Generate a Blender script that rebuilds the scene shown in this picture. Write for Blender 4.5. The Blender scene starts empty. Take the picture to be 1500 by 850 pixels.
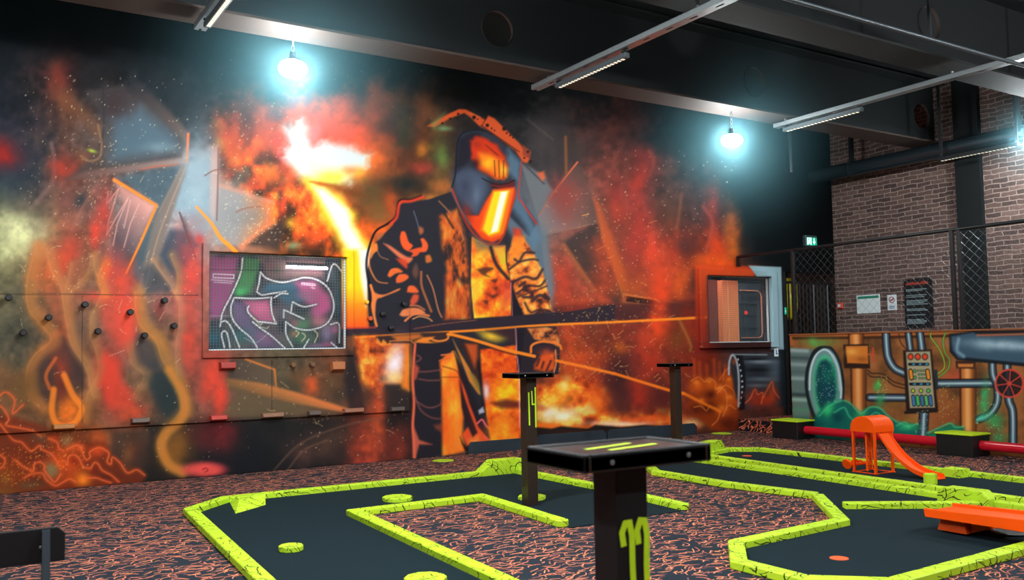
import bpy, bmesh, math, random
import numpy as np
from mathutils import Vector, Matrix
C = bpy.context.scene
# ---------------------------------------------------------------- camera, world, exposure
CAM_Z = 1.3
RT = np.array([0.84835, -0.52918, -0.01525]); UP = np.array([-0.02121, -0.06286, 0.99780]); FW = np.array([0.52816, 0.84669, 0.06457])
FPX = 1302.78
cam = bpy.data.cameras.new('camera'); cam_ob = bpy.data.objects.new('camera', cam); C.collection.objects.link(cam_ob)
cam.sensor_width = 36.0; cam.lens = 36.0 * FPX / 1500.0; cam.clip_start = .02
rt = Vector(RT).normalized(); fw = Vector(FW).normalized(); up = rt.cross(fw).normalized()
M4 = Matrix.Identity(4)
for i in range(3): M4[i][0], M4[i][1], M4[i][2] = rt[i], up[i], -fw[i]
M4[2][3] = CAM_Z; cam_ob.matrix_world = M4
cam.dof.use_dof = True; cam.dof.focus_distance = 10.0; cam.dof.aperture_fstop = 4.6
C.camera = cam_ob
C.view_settings.view_transform = 'Standard'; C.view_settings.look = 'None'; C.view_settings.gamma = 1.0
C.view_settings.use_curve_mapping = False; C.view_settings.exposure = EXPOSURE = 0.0
C.cycles.use_denoising = True; C.cycles.max_bounces = 6; C.cycles.volume_step_rate = 2.0; C.cycles.sample_clamp_indirect = 4.0
world = bpy.data.worlds.new('world'); C.world = world; world.use_nodes = True
world.node_tree.nodes['Background'].inputs[0].default_value = (.35, .6, .7, 1); world.node_tree.nodes['Background'].inputs[1].default_value = .02
ADDED_LAMP_POWER = 880.0          # emission strength of the unseen lamps added over the near lanes
WALL_LAMP_POWER = 300.0     # the dimmer row along the mural
LAMP_COLOUR = (.86, .97, 1.0)
BLOOM = 0.15           # density of the haze added as camera glow round the lamps

# ---------------------------------------------------------------- helpers
def ray(x, y): return rt * ((x - 750) / FPX) - up * ((y - 425) / FPX) + fw
def on(ax, val, x, y):
    d = ray(x, y); o = Vector((0, 0, CAM_Z)); return o + d * ((val - o[ax]) / d[ax])
def at_z(x, y, z=0.0): return on(2, z, x, y)
def to_px(X, Y, Z):
    R_, U_, F_ = (np.array(v) for v in (rt, up, fw)); Z = Z - CAM_Z
    d = X * F_[0] + Y * F_[1] + Z * F_[2]
    return 750 + FPX * (X * R_[0] + Y * R_[1] + Z * R_[2]) / d, 425 - FPX * (X * U_[0] + Y * U_[1] + Z * U_[2]) / d
def lin(c):
    c = np.asarray(c, float) / 255.0
    return np.where(c <= .04045, c / 12.92, ((c + .055) / 1.055) ** 2.4)
def mat(name, col, rough=.6, metal=0.0, emit=None, strength=0.0, bump=0.0, bscale=60.0, vary=0.0, spec=.4):
    m = bpy.data.materials.new(name); m.use_nodes = True; nt = m.node_tree; b = nt.nodes['Principled BSDF']
    c = tuple(lin(col)) + (1,)
    b.inputs['Base Color'].default_value = c; b.inputs['Roughness'].default_value = rough; b.inputs['Metallic'].default_value = metal; b.inputs['Specular IOR Level'].default_value = spec
    if emit: b.inputs['Emission Color'].default_value = tuple(lin(emit)) + (1,); b.inputs['Emission Strength'].default_value = strength
    if bump or vary:
        tc = nt.nodes.new('ShaderNodeTexCoord'); n = nt.nodes.new('ShaderNodeTexNoise'); n.inputs['Scale'].default_value = bscale; n.inputs['Detail'].default_value = 5
        nt.links.new(tc.outputs['Object'], n.inputs['Vector'])
        if bump:
            bp = nt.nodes.new('ShaderNodeBump'); bp.inputs['Strength'].default_value = bump; bp.inputs['Distance'].default_value = .01
            nt.links.new(n.outputs['Fac'], bp.inputs['Height']); nt.links.new(bp.outputs['Normal'], b.inputs['Normal'])
        if vary:
            mx = nt.nodes.new('ShaderNodeMix'); mx.data_type = 'RGBA'
            mx.inputs[6].default_value = tuple(v * (1 - vary) for v in c[:3]) + (1,); mx.inputs[7].default_value = tuple(min(1, v * (1 + vary)) for v in c[:3]) + (1,)
            nt.links.new(n.outputs['Fac'], mx.inputs[0]); nt.links.new(mx.outputs[2], b.inputs['Base Color'])
    return m
def worm_layer(nt, scale, length, width, curl, seed, keep=1.0, spread=1.0):
    """one short curved brush strand per cell of a 2-D Voronoi pattern; returns a 0..1 socket"""
    N, L = nt.nodes.new, nt.links.new
    def mth(op, a, b=None):
        n = N('ShaderNodeMath'); n.operation = op
        for i, k in enumerate((a, b)):
            if k is None: continue
            if isinstance(k, (int, float)): n.inputs[i].default_value = k
            else: L(k, n.inputs[i])
        return n.outputs[0]
    tc = N('ShaderNodeTexCoord'); mp = N('ShaderNodeMapping'); mp.inputs['Location'].default_value = (seed * 3.71, seed * 1.93, 0); mp.inputs['Scale'].default_value = (scale, scale, scale)
    s0 = N('ShaderNodeSeparateXYZ'); L(tc.outputs['Object'], s0.inputs[0]); cb = N('ShaderNodeCombineXYZ'); L(mth('ADD', s0.outputs[0], mth('MULTIPLY', s0.outputs[2], .7)), cb.inputs[0]); L(mth('ADD', s0.outputs[1], mth('MULTIPLY', s0.outputs[2], .9)), cb.inputs[1]); L(cb.outputs[0], mp.inputs[0])
    nz = N('ShaderNodeTexNoise'); nz.inputs['Scale'].default_value = 1.1; nz.inputs['Detail'].default_value = 1; L(mp.outputs[0], nz.inputs['Vector'])
    wv = N('ShaderNodeVectorMath'); wv.operation = 'MULTIPLY_ADD'; wv.inputs[1].default_value = (.55, .55, 0); L(nz.outputs['Color'], wv.inputs[0]); L(mp.outputs[0], wv.inputs[2])
    vo = N('ShaderNodeTexVoronoi'); vo.voronoi_dimensions = '2D'; vo.inputs['Scale'].default_value = 1.0; L(wv.outputs[0], vo.inputs['Vector'])
    lo = N('ShaderNodeVectorMath'); lo.operation = 'SUBTRACT'; L(wv.outputs[0], lo.inputs[0]); L(vo.outputs['Position'], lo.inputs[1])
    sc = N('ShaderNodeSeparateColor'); L(vo.outputs['Color'], sc.inputs[0]); sp = N('ShaderNodeSeparateXYZ'); L(lo.outputs[0], sp.inputs[0])
    ang = mth('MULTIPLY', mth('SUBTRACT', sc.outputs[0], .5), 3.14 * spread); c, s = mth('COSINE', ang), mth('SINE', ang); x, y = sp.outputs[0], sp.outputs[1]
    u = mth('ADD', mth('MULTIPLY', x, c), mth('MULTIPLY', y, s)); v = mth('SUBTRACT', mth('MULTIPLY', y, c), mth('MULTIPLY', x, s))
    k = mth('MULTIPLY', mth('SUBTRACT', sc.outputs[1], .5), curl); v = mth('ADD', v, mth('MULTIPLY', mth('MULTIPLY', u, u), k))
    def ramp(val, a, b):
        m = N('ShaderNodeMapRange'); m.inputs['From Min'].default_value = a; m.inputs['From Max'].default_value = b; L(val, m.inputs['Value']); return m.outputs[0]
    f = mth('MULTIPLY', ramp(mth('ABSOLUTE', v), width, width * .55), ramp(mth('ABSOLUTE', u), length, length * .85))
    if keep < 1: f = mth('MULTIPLY', f, mth('LESS_THAN', sc.outputs[2], keep))
    return f
def strand_mat(name, base, cols, layers, rough=.8, speck=None):
    m = bpy.data.materials.new(name); m.use_nodes = True; nt = m.node_tree; b = nt.nodes['Principled BSDF']; b.inputs['Roughness'].default_value = rough; b.inputs['Specular IOR Level'].default_value = .2
    tc = nt.nodes.new('ShaderNodeTexCoord'); n = nt.nodes.new('ShaderNodeTexNoise'); n.inputs['Scale'].default_value = 3.0; n.inputs['Detail'].default_value = 6
    nt.links.new(tc.outputs['Object'], n.inputs['Vector']); mx = nt.nodes.new('ShaderNodeMix'); mx.data_type = 'RGBA'
    c = lin(base); mx.inputs[6].default_value = tuple(c * .75) + (1,); mx.inputs[7].default_value = tuple(c * 1.25) + (1,); nt.links.new(n.outputs['Fac'], mx.inputs[0]); cur = mx.outputs[2]
    def over(cur, f, col):
        k = nt.nodes.new('ShaderNodeMix'); k.data_type = 'RGBA'; nt.links.new(f, k.inputs[0]); nt.links.new(cur, k.inputs[6]); k.inputs[7].default_value = tuple(lin(col)) + (1,); return k.outputs[2]
    for col, ly in zip(cols, layers): cur = over(cur, worm_layer(nt, *ly), col)
    if speck:
        n2 = nt.nodes.new('ShaderNodeTexNoise'); n2.inputs['Scale'].default_value = speck[0]; n2.inputs['Detail'].default_value = 4; n2.inputs['Distortion'].default_value = 1.5; nt.links.new(tc.outputs['Object'], n2.inputs['Vector'])
        mr = nt.nodes.new('ShaderNodeMapRange'); mr.inputs['From Min'].default_value = speck[1]; mr.inputs['From Max'].default_value = speck[1] + .03; nt.links.new(n2.outputs['Fac'], mr.inputs['Value']); cur = over(cur, mr.outputs[0], speck[2])
    nt.links.new(cur, b.inputs['Base Color']); return m
class MB:
    """collects shapes and links them as one mesh object"""
    def __init__(s): s.v = []; s.f = []
    def add(s, v, f):
        o = len(s.v); s.v += [tuple(p) for p in v]; s.f += [tuple(i + o for i in q) for q in f]; return s
    def box(s, x0, x1, y0, y1, z0, z1, M=None):
        v = [Vector((x, y, z)) for z in (z0, z1) for y in (y0, y1) for x in (x0, x1)]
        if M is not None: v = [M @ p for p in v]
        return s.add(v, [(0, 2, 3, 1), (4, 5, 7, 6), (0, 1, 5, 4), (2, 6, 7, 3), (0, 4, 6, 2), (1, 3, 7, 5)])
    def prism(s, pts, z0, z1, M=None):
        """polygon in x, y raised from z0 to z1"""
        n = len(pts); v = [Vector((p[0], p[1], z0)) for p in pts] + [Vector((p[0], p[1], z1)) for p in pts]
        if M is not None: v = [M @ p for p in v]
        return s.add(v, [tuple(range(n - 1, -1, -1)), tuple(range(n, 2 * n))] + [(i, (i + 1) % n, n + (i + 1) % n, n + i) for i in range(n)])
    def tube(s, path, r, n=10, r2=None, cap=True):
        path = [Vector(p) for p in path]; r2 = r if r2 is None else r2; v = []; f = []
        t0 = (path[1] - path[0]).normalized(); u = t0.orthogonal().normalized()
        for i, p in enumerate(path):
            t = (path[min(i + 1, len(path) - 1)] - path[max(i - 1, 0)]).normalized(); u = (u - t * u.dot(t)).normalized(); w = t.cross(u); rr = r + (r2 - r) * i / (len(path) - 1)
            v += [p + (u * math.cos(2 * math.pi * k / n) + w * math.sin(2 * math.pi * k / n)) * rr for k in range(n)]
        for i in range(len(path) - 1):
            f += [(i * n + k, i * n + (k + 1) % n, (i + 1) * n + (k + 1) % n, (i + 1) * n + k) for k in range(n)]
        if cap: f += [tuple(range(n - 1, -1, -1)), tuple(range(len(v) - n, len(v)))]
        return s.add(v, f)
    def lathe(s, prof, n=28, M=None):
        v = []; f = []
        for r, z in prof: v += [Vector((r * math.cos(2 * math.pi * k / n), r * math.sin(2 * math.pi * k / n), z)) for k in range(n)]
        if M is not None: v = [M @ p for p in v]
        for i in range(len(prof) - 1): f += [(i * n + k, i * n + (k + 1) % n, (i + 1) * n + (k + 1) % n, (i + 1) * n + k) for k in range(n)]
        f += [tuple(range(n - 1, -1, -1)), tuple(range(len(v) - n, len(v)))]
        return s.add(v, f)
    def build(s, name, m, parent=None, smooth=False, bevel=0.0, kind=None, loc=None):
        me = bpy.data.meshes.new(name)
        off = Vector(parent['base']) if parent is not None else Vector(loc or (0, 0, 0))
        me.from_pydata([tuple(Vector(p) - off) for p in s.v], [], s.f)
        bm = bmesh.new(); bm.from_mesh(me); bmesh.ops.recalc_face_normals(bm, faces=bm.faces)
        if bevel: bmesh.ops.bevel(bm, geom=list(bm.edges), offset=bevel, segments=1, affect='EDGES', clamp_overlap=True)
        bm.to_mesh(me); bm.free()
        if smooth:
            for p in me.polygons: p.use_smooth = True
            me.set_sharp_from_angle(angle=math.radians(40))
        me.materials.append(m); o = bpy.data.objects.new(name, me); C.collection.objects.link(o)
        o['base'] = list(off)
        if parent is not None: o.parent = parent
        else: o.location = off
        if kind: o['kind'] = kind
        return o
def tag(o, label, cat, group=None):
    o['label'] = label; o['category'] = cat
    if group: o['group'] = group
    return o
def thing(name, label, cat, loc, group=None):
    """an Empty at the thing's base; its parts are built in room coordinates and stored relative to it"""
    o = bpy.data.objects.new(name, None); C.collection.objects.link(o); o.location = loc; o['base'] = list(loc); o.empty_display_size = .1
    return tag(o, label, cat, group)
def structure(o): o['kind'] = 'structure'; return o

# ---------------------------------------------------------------- airbrush painting
def _hash(ix, iy, s):
    h = (ix * 374761393 + iy * 668265263 + s * 974711) & 0xffffffff
    h = ((h ^ (h >> 13)) * 1274126177) & 0xffffffff
    return ((h ^ (h >> 16)) & 0xffff) / 65535.0
def vnoise(x, y, s=0):
    ix = np.floor(x).astype(np.int64); iy = np.floor(y).astype(np.int64)
    fx = x - ix; fy = y - iy
    fx = fx * fx * (3 - 2 * fx); fy = fy * fy * (3 - 2 * fy)
    a = _hash(ix, iy, s); b = _hash(ix + 1, iy, s); c = _hash(ix, iy + 1, s); d = _hash(ix + 1, iy + 1, s)
    return (a * (1 - fx) + b * fx) * (1 - fy) + (c * (1 - fx) + d * fx) * fy
def fbm(x, y, s=0, o=4):
    t = 0; a = .5; n = 0
    for i in range(o):
        t = t + a * vnoise(x, y, s + i * 17); n += a; a *= .5; x = x * 2.03 + 5.1; y = y * 2.03 + 1.7
    return t / n
def sm(e0, e1, x):
    t = np.clip((x - e0) / (e1 - e0), 0, 1); return t * t * (3 - 2 * t)
def catmull(p, n=8):
    p = np.array(p, float)
    if len(p) < 3: return p
    q = np.vstack([2 * p[0] - p[1], p, 2 * p[-1] - p[-2]]); out = []
    for i in range(1, len(q) - 2):
        for k in range(n):
            t = k / n
            out.append(.5 * (2 * q[i] + (q[i + 1] - q[i - 1]) * t + (2 * q[i - 1] - 5 * q[i] + 4 * q[i + 1] - q[i + 2]) * t * t + (3 * q[i] - q[i - 1] - 3 * q[i + 1] + q[i + 2]) * t ** 3))
    out.append(p[-1]); return np.array(out)
class Paint:
    """Airbrush on a set of surface points; x, y are the mural's own drawing coordinates."""
    def __init__(s, x, y, base):
        s.x = x; s.y = y; s.c = np.empty((len(x), 3)); s.c[:] = base; s.t = (0, 0, 1)
        s.w1 = fbm(x / 40, y / 40, 3) - .5; s.w2 = fbm(x / 40, y / 40, 91) - .5
        s.f1 = fbm(x / 9, y / 9, 33, 3) - .5
    def T(s, x0, y0, k): s.t = (x0, y0, k)
    def q(s, p): return np.array(p, float) / s.t[2] + np.array(s.t[:2])
    def mix(s, m, a, col):
        a = np.clip(a, 0, 1)[:, None]; s.c[m] = s.c[m] * (1 - a) + np.array(col, float) * a
    def B(s, cx, cy, rx, ry, col, a=1, rot=0, nz=.5, hard=1.0):
        (cx, cy), = s.q([(cx, cy)]); rx /= s.t[2]; ry /= s.t[2]
        R = 2.3 * max(rx, ry)
        m = np.where((abs(s.x - cx) < R) & (abs(s.y - cy) < R))[0]
        if not len(m): return
        dx = s.x[m] - cx + nz * rx * 2 * s.w1[m]; dy = s.y[m] - cy + nz * ry * 2 * s.w2[m]
        c, n = math.cos(rot), math.sin(rot)
        d = ((dx * c + dy * n) / rx) ** 2 + ((-dx * n + dy * c) / ry) ** 2
        g = np.exp(-d ** hard * 1.2) * (1 + nz * 1.2 * s.f1[m]); s.mix(m, a * g, col)
    def P(s, pts, col, a=1, soft=1.2, curve=False, grad=None, nz=0, tex=None):
        p = s.q(pts)
        if curve: p = catmull(np.vstack([p, p[:1]]), 6)[:-1]
        mg = soft * 2 + 2
        m = np.where((s.x > p[:, 0].min() - mg) & (s.x < p[:, 0].max() + mg) & (s.y > p[:, 1].min() - mg) & (s.y < p[:, 1].max() + mg))[0]
        if not len(m): return
        X = s.x[m] + nz * s.f1[m] * 8 + nz * s.w1[m] * 14; Y = s.y[m] + nz * s.f1[m] * 8 + nz * s.w2[m] * 14
        d = np.full(len(m), 1e9); ins = np.zeros(len(m), bool)
        for i in range(len(p)):
            x1, y1 = p[i]; x2, y2 = p[(i + 1) % len(p)]
            ex, ey = x2 - x1, y2 - y1; L = ex * ex + ey * ey + 1e-9
            t = np.clip(((X - x1) * ex + (Y - y1) * ey) / L, 0, 1)
            d = np.minimum(d, np.hypot(X - x1 - t * ex, Y - y1 - t * ey))
            if abs(ey) > 1e-9:
                cr = ((y1 > Y) != (y2 > Y)) & (X < ex * (Y - y1) / ey + x1); ins ^= cr
        sd = np.where(ins, -d, d); al = a * sm(soft, -soft, sd)
        C = np.array(col, float)
        if grad is not None:   # (p0, p1, colour2): colour runs to colour2 from p0 to p1
            g0, g1 = s.q([grad[0]])[0], s.q([grad[1]])[0]; e = g1 - g0
            t = np.clip(((s.x[m] - g0[0]) * e[0] + (s.y[m] - g0[1]) * e[1]) / (e @ e), 0, 1)[:, None]
            C = C * (1 - t) + np.array(grad[2], float) * t
        if tex is not None:    # (scale_x, scale_y, seed, colour ramp)
            C = s.ramp(fbm(s.x[m] / tex[0], s.y[m] / tex[1], tex[2], 4), tex[3])
        al = al[:, None]; s.c[m] = s.c[m] * (1 - al) + C * al
    @staticmethod
    def ramp(v, stops):
        xs = [k[0] for k in stops]
        return np.stack([np.interp(v, xs, [k[1][i] for k in stops]) for i in range(3)], 1)
    def S(s, pts, w, col, a=1, soft=.8, w2=None, curve=True, nz=0, fade=False):
        p = s.q(pts)
        if curve: p = catmull(p, 6)
        w2 = w if w2 is None else w2; mg = max(w, w2) + soft * 2 + 3
        m = np.where((s.x > p[:, 0].min() - mg) & (s.x < p[:, 0].max() + mg) & (s.y > p[:, 1].min() - mg) & (s.y < p[:, 1].max() + mg))[0]
        if not len(m): return
        X = s.x[m] + nz * s.f1[m] * 8; Y = s.y[m] + nz * s.f1[m] * 8
        d = np.full(len(m), 1e9); n = len(p) - 1; tt = np.zeros(len(m))
        for i in range(n):
            x1, y1 = p[i]; ex, ey = p[i + 1] - p[i]; L = ex * ex + ey * ey + 1e-9
            t = np.clip(((X - x1) * ex + (Y - y1) * ey) / L, 0, 1); f = (i + t) / n
            dd = np.hypot(X - x1 - t * ex, Y - y1 - t * ey) - (w + (w2 - w) * f) / 2
            tt = np.where(dd < d, f, tt); d = np.minimum(d, dd)
        al = a * sm(soft, -soft, d)
        if fade: al = al * (1 - tt)
        s.mix(m, al, col)
    def dots(s, n, x0, y0, x1, y1, col, seed=1, r=(.5, 1.0), a=.8):
        g = np.random.RandomState(seed)
        for i in range(n):
            cx = x0 + (x1 - x0) * g.rand(); cy = y0 + (y1 - y0) * g.rand(); rr = r[0] + (r[1] - r[0]) * g.rand() ** 2
            m = np.where((abs(s.x - cx) < rr + 1.5) & (abs(s.y - cy) < rr + 1.5))[0]
            if len(m): s.mix(m, a * (.5 + .5 * g.rand()) * sm(rr + .7, rr - .7, np.hypot(s.x[m] - cx, s.y[m] - cy)), col)
    def sparks(s, n, x0, y0, x1, y1, col, seed=1, L=8, a=.7):
        g = np.random.RandomState(seed)
        for i in range(n):
            s.t = (0, 0, 1); cx = x0 + (x1 - x0) * g.rand(); cy = y0 + (y1 - y0) * g.rand(); th = g.rand() * 3.14 - 1.57; l = L * (.4 + g.rand())
            dx, dy = math.cos(th) * l / 2, math.sin(th) * l / 2; b = (g.rand() - .5) * l * .4
            s.S([(cx - dx, cy - dy), (cx + b * dy / l, cy + b), (cx + dx, cy + dy)], .7, col, a, .7)
    def fire(s, pts, soft, a, sx, sy, seed, stops, nz=1):
        s.P(pts, (0, 0, 0), a, soft, nz=nz, tex=(sx, sy, seed, stops))

GROUND = '''060e12 060e12 060e12 060e12 060e12 060e12 060e12 060e12 060e12 060e12 060e12 060e12
0c141a 1e181a 10161a 0e181e 14242a 1e2024 1e1c1a 0c1012 0a1012 081014 081014 081014
24222e 543a30 4a4e52 464446 96462a c85a34 563c2a 282426 363232 4c2a26 182024 0a181e
606050 7e5446 706c6c 92989c a06e4e b06032 784a2c 3c3c3c 785a54 7e4034 543632 142228
767052 8a5c46 705c54 96685e 966446 f6963c 784628 3c3c3c 8c5442 a6503c b4482e 3c3232
545244 7c5a42 705a4c 8c5648 605442 784c36 3c2828 3c2828 8c4230 883c2e 823626 3c3e44
705038 7e5438 745642 705042 5c4e40 644434 3c2826 3c2826 dc7832 64362e 823622 50302a
783c22 6e341e 362a26 1e1e22 202024 4c2a24 2c2222 3c2822 2c201e 3c2420 50281e 281e1e'''
OR, RD, TAN, DK = (232, 118, 42), (222, 66, 44), (196, 142, 84), (42, 38, 46)
def mural(x, y):
    A = Paint(x, y, (10, 20, 25)); T, B, P, S = A.T, A.B, A.P, A.S
    smoke = [(.25, (14, 18, 22)), (.42, (34, 30, 30)), (.55, (70, 48, 36)), (.68, (120, 72, 40)), (.85, (150, 90, 50))]
    hot = [(.25, (34, 24, 18)), (.4, (84, 50, 28)), (.48, (150, 66, 28)), (.56, (216, 82, 34)), (.66, (240, 136, 44)), (.82, (250, 205, 80))]
    # ---- broad grounds
    G = np.array([int(h, 16) for h in GROUND.split()]).reshape(8, 12)
    G = np.stack([(G >> 16) & 255, (G >> 8) & 255, G & 255], 2).astype(float)
    u = np.clip(x / 100 + A.w1 * .9 + A.f1 * .25, 0, 10.99); v = np.clip(y / 100 + A.w2 * .9 + A.f1 * .25, 0, 6.99)
    i, j = u.astype(int), v.astype(int); fu = sm(0, 1, u - i)[:, None]; fv = sm(0, 1, v - j)[:, None]
    A.c = ((G[j, i] * (1 - fu) + G[j, i + 1] * fu) * (1 - fv) + (G[j + 1, i] * (1 - fu) + G[j + 1, i + 1] * fu) * fv) * (1 + .5 * A.f1 + .35 * A.w1)[:, None]
    P([(215, 620), (600, 604), (600, 700), (215, 720)], (24, 26, 30), .8, 12, nz=.6)
    A.fire([(520, 130), (650, 120), (660, 300), (560, 320)], 35, .6, 26, 36, 5, smoke)
    A.fire([(320, 170), (440, 160), (570, 380), (420, 420), (390, 330), (330, 260)], 24, .9, 20, 26, 8, hot)
    P([(1060, 40), (1260, 60), (1260, 400), (1150, 420), (1095, 370), (1085, 250)], (4, 13, 16), .9, 22, nz=.8); P([(-60, -60), (1260, -60), (1260, 130), (1000, 120), (700, 95), (400, 75), (-60, 60)], (5, 11, 14), .75, 22, nz=.8); P([(1138, 380), (1260, 380), (1260, 640), (1150, 640)], (6, 13, 16), .9, 6)
    # ---- upper left: dim disc, looping flame, steel plates
    T(0, 150, 3.148)
    B(20, 290, 230, 190, (34, 52, 66), .85, 0, .1); B(0, 235, 100, 70, (160, 34, 32), .9, .3, .3)
    S([(236, 190), (250, 280), (240, 370), (160, 470)], 6, (132, 104, 100), .6, 3)
    T(0, 0, 2.8325)
    S([(230, 280), (250, 380), (340, 470), (415, 560), (420, 620), (385, 668), (345, 655)], 22, (128, 84, 58), .5, 10)
    B(240, 330, 60, 100, (120, 40, 34), .6, .2); B(280, 440, 90, 60, (124, 76, 52), .7, .7); B(260, 700, 60, 60, (165, 56, 42), .8)
    T(0, 88, 2.414)
    P([(500, 60), (760, 80), (735, 300), (690, 310), (668, 255), (530, 120)], (22, 30, 36), .8, 18)
    P([(300, 110), (430, 90), (530, 128), (667, 262), (661, 368), (430, 400), (240, 425), (330, 330), (370, 220)], (72, 64, 64), .75, 5)
    P([(400, 210), (500, 170), (615, 265), (622, 315), (520, 345), (380, 360)], (86, 112, 126), .8, 16, nz=.5); B(560, 310, 60, 24, (120, 142, 150), .7); B(420, 160, 60, 60, (56, 40, 42), .6)
    P([(480, 70), (540, 120), (668, 258), (662, 300), (640, 275), (520, 160), (440, 110)], (112, 92, 84), .7, 5, grad=((660, 270), (480, 90), (44, 42, 46)))
    P([(662, 300), (664, 369), (420, 402), (220, 428), (300, 395), (640, 345)], (168, 146, 138), .8, 4, grad=((650, 360), (240, 420), (104, 74, 66)))
    S([(664, 262), (660, 369)], 3.4, (246, 114, 48), 1, 1, curve=False); S([(658, 369), (560, 376), (500, 386)], 1.6, (190, 100, 70), .9, 1)
    S([(362, 90), (366, 240), (352, 300)], 2, (40, 44, 50), .6, 2); B(325, 322, 17, 6, (170, 200, 70), .9, .3, .2)
    S([(345, 230), (358, 300), (350, 345), (315, 358), (285, 340)], 3, (150, 116, 84), .7, 1.6)
    P([(655, 374), (540, 392), (420, 420), (552, 512), (452, 760), (500, 790), (600, 560)], (74, 94, 104), .85, 6, nz=.3)
    P([(655, 372), (745, 310), (775, 560), (700, 640), (655, 560), (618, 520), (560, 600)], (140, 164, 176), .85, 9, nz=.4); B(700, 460, 40, 70, (160, 180, 188), .7)
    P([(600, 600), (650, 600), (650, 560), (700, 650), (625, 800), (560, 690)], (58, 74, 88), .85, 7, nz=.3)
    P([(664, 372), (640, 374), (545, 560), (480, 830), (520, 830), (585, 620)], (128, 114, 106), .85, 4); S([(655, 380), (560, 620), (510, 820)], 2, (172, 142, 118), .8, 1.4); S([(640, 382), (560, 540)], 1.6, (150, 128, 116), .7, 1.5)
    S([(634, 540), (668, 640), (690, 700)], 2.4, (78, 66, 64), .9, 1.2)
    P([(742, 310), (772, 300), (770, 520), (745, 560)], (188, 164, 158), .8, 4)
    S([(540, 705), (580, 770), (630, 845)], 4, (190, 138, 104), .85, 2.2)
    T(0, 150, 3.148)
    P([(525, 360), (718, 477), (600, 720), (560, 800), (505, 790), (520, 600), (560, 470)], (224, 160, 148), .85, 7, grad=((690, 500), (540, 640), (84, 78, 86)))
    for z in ([(498, 410), (490, 470), (545, 400), (500, 545), (490, 615), (530, 540), (590, 440), (540, 560), (520, 660)], [(600, 450), (570, 580)], [(640, 470), (600, 560), (570, 670)]):
        S(z, 1.6, (216, 164, 154), .85, 1, curve=False)
    S([(525, 358), (720, 477), (650, 640), (580, 790)], 4.6, (250, 148, 52), 1, 1.3, 2.5, curve=False)
    # ---- pale cloud and the licking flames below it
    B(70, 600, 150, 120, (128, 126, 96), .8, 0, .4); B(100, 590, 120, 75, (226, 226, 172), .95, 0, .7); B(60, 680, 90, 70, (214, 214, 158), .85, 0, .7); B(190, 560, 60, 40, (160, 150, 120), .5)
    T(0, 280, 2.8325)
    B(430, 110, 40, 120, (190, 60, 50), .8); B(300, 40, 90, 70, (120, 76, 68), .6); B(340, 40, 36, 40, (40, 50, 54), .8, 0, .2); B(390, 190, 30, 70, (214, 62, 52), .8)
    B(265, 280, 60, 110, (196, 66, 52), .85, .1); B(190, 330, 70, 150, (206, 104, 56), .8, .1); B(500, 380, 50, 110, (220, 74, 56), .8); B(450, 330, 30, 60, (222, 70, 56), .8)
    B(530, 540, 55, 130, (226, 76, 66), .95, .05, .35); B(400, 440, 70, 26, (210, 84, 62), .6); B(790, 330, 60, 150, (214, 74, 70), .85, 0, .4); B(830, 200, 20, 30, (200, 60, 60), .7)
    B(780, 620, 46, 150, (214, 70, 58), .8); B(880, 780, 60, 110, (222, 68, 56), .9); B(450, 760, 60, 140, (206, 60, 52), .9, -.1); B(660, 500, 26, 60, (150, 64, 62), .6)
    B(260, 640, 60, 180, (184, 76, 48), .7); B(640, 660, 70, 90, (150, 106, 66), .7); B(330, 560, 40, 70, (96, 80, 70), .6); B(640, 740, 46, 60, (62, 66, 70), .7, 0, .3); B(150, 740, 40, 90, (66, 50, 44), .7); B(330, 740, 36, 90, (62, 44, 44), .7)
    P([(215, 620), (165, 690), (140, 760), (165, 850), (215, 900), (290, 880), (350, 800), (345, 730), (300, 650), (260, 600)], (66, 50, 50), .75, 6, curve=True); B(250, 780, 30, 90, (190, 70, 40), .8, 0, .5)
    P([(575, 590), (552, 650), (575, 725), (640, 742), (675, 700), (655, 640)], (66, 64, 68), .75, 6, curve=True); P([(600, 770), (690, 748), (742, 830), (748, 900), (700, 945), (645, 880)], (44, 56, 60), .8, 7, curve=True); P([(585, 330), (640, 290), (720, 400), (700, 420), (600, 430)], (70, 76, 84), .7, 6)
    P([(395, 440), (470, 430), (575, 440), (570, 540), (545, 640), (490, 640), (430, 560)], (220, 78, 62), .6, 10, nz=.5); P([(430, 680), (490, 700), (500, 790), (560, 840), (540, 900), (450, 900), (410, 800)], (214, 66, 54), .7, 8, nz=.5)
    P([(285, 290), (270, 380), (300, 420), (350, 350), (370, 270)], (150, 96, 70), .6, 6, nz=.3)
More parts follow.
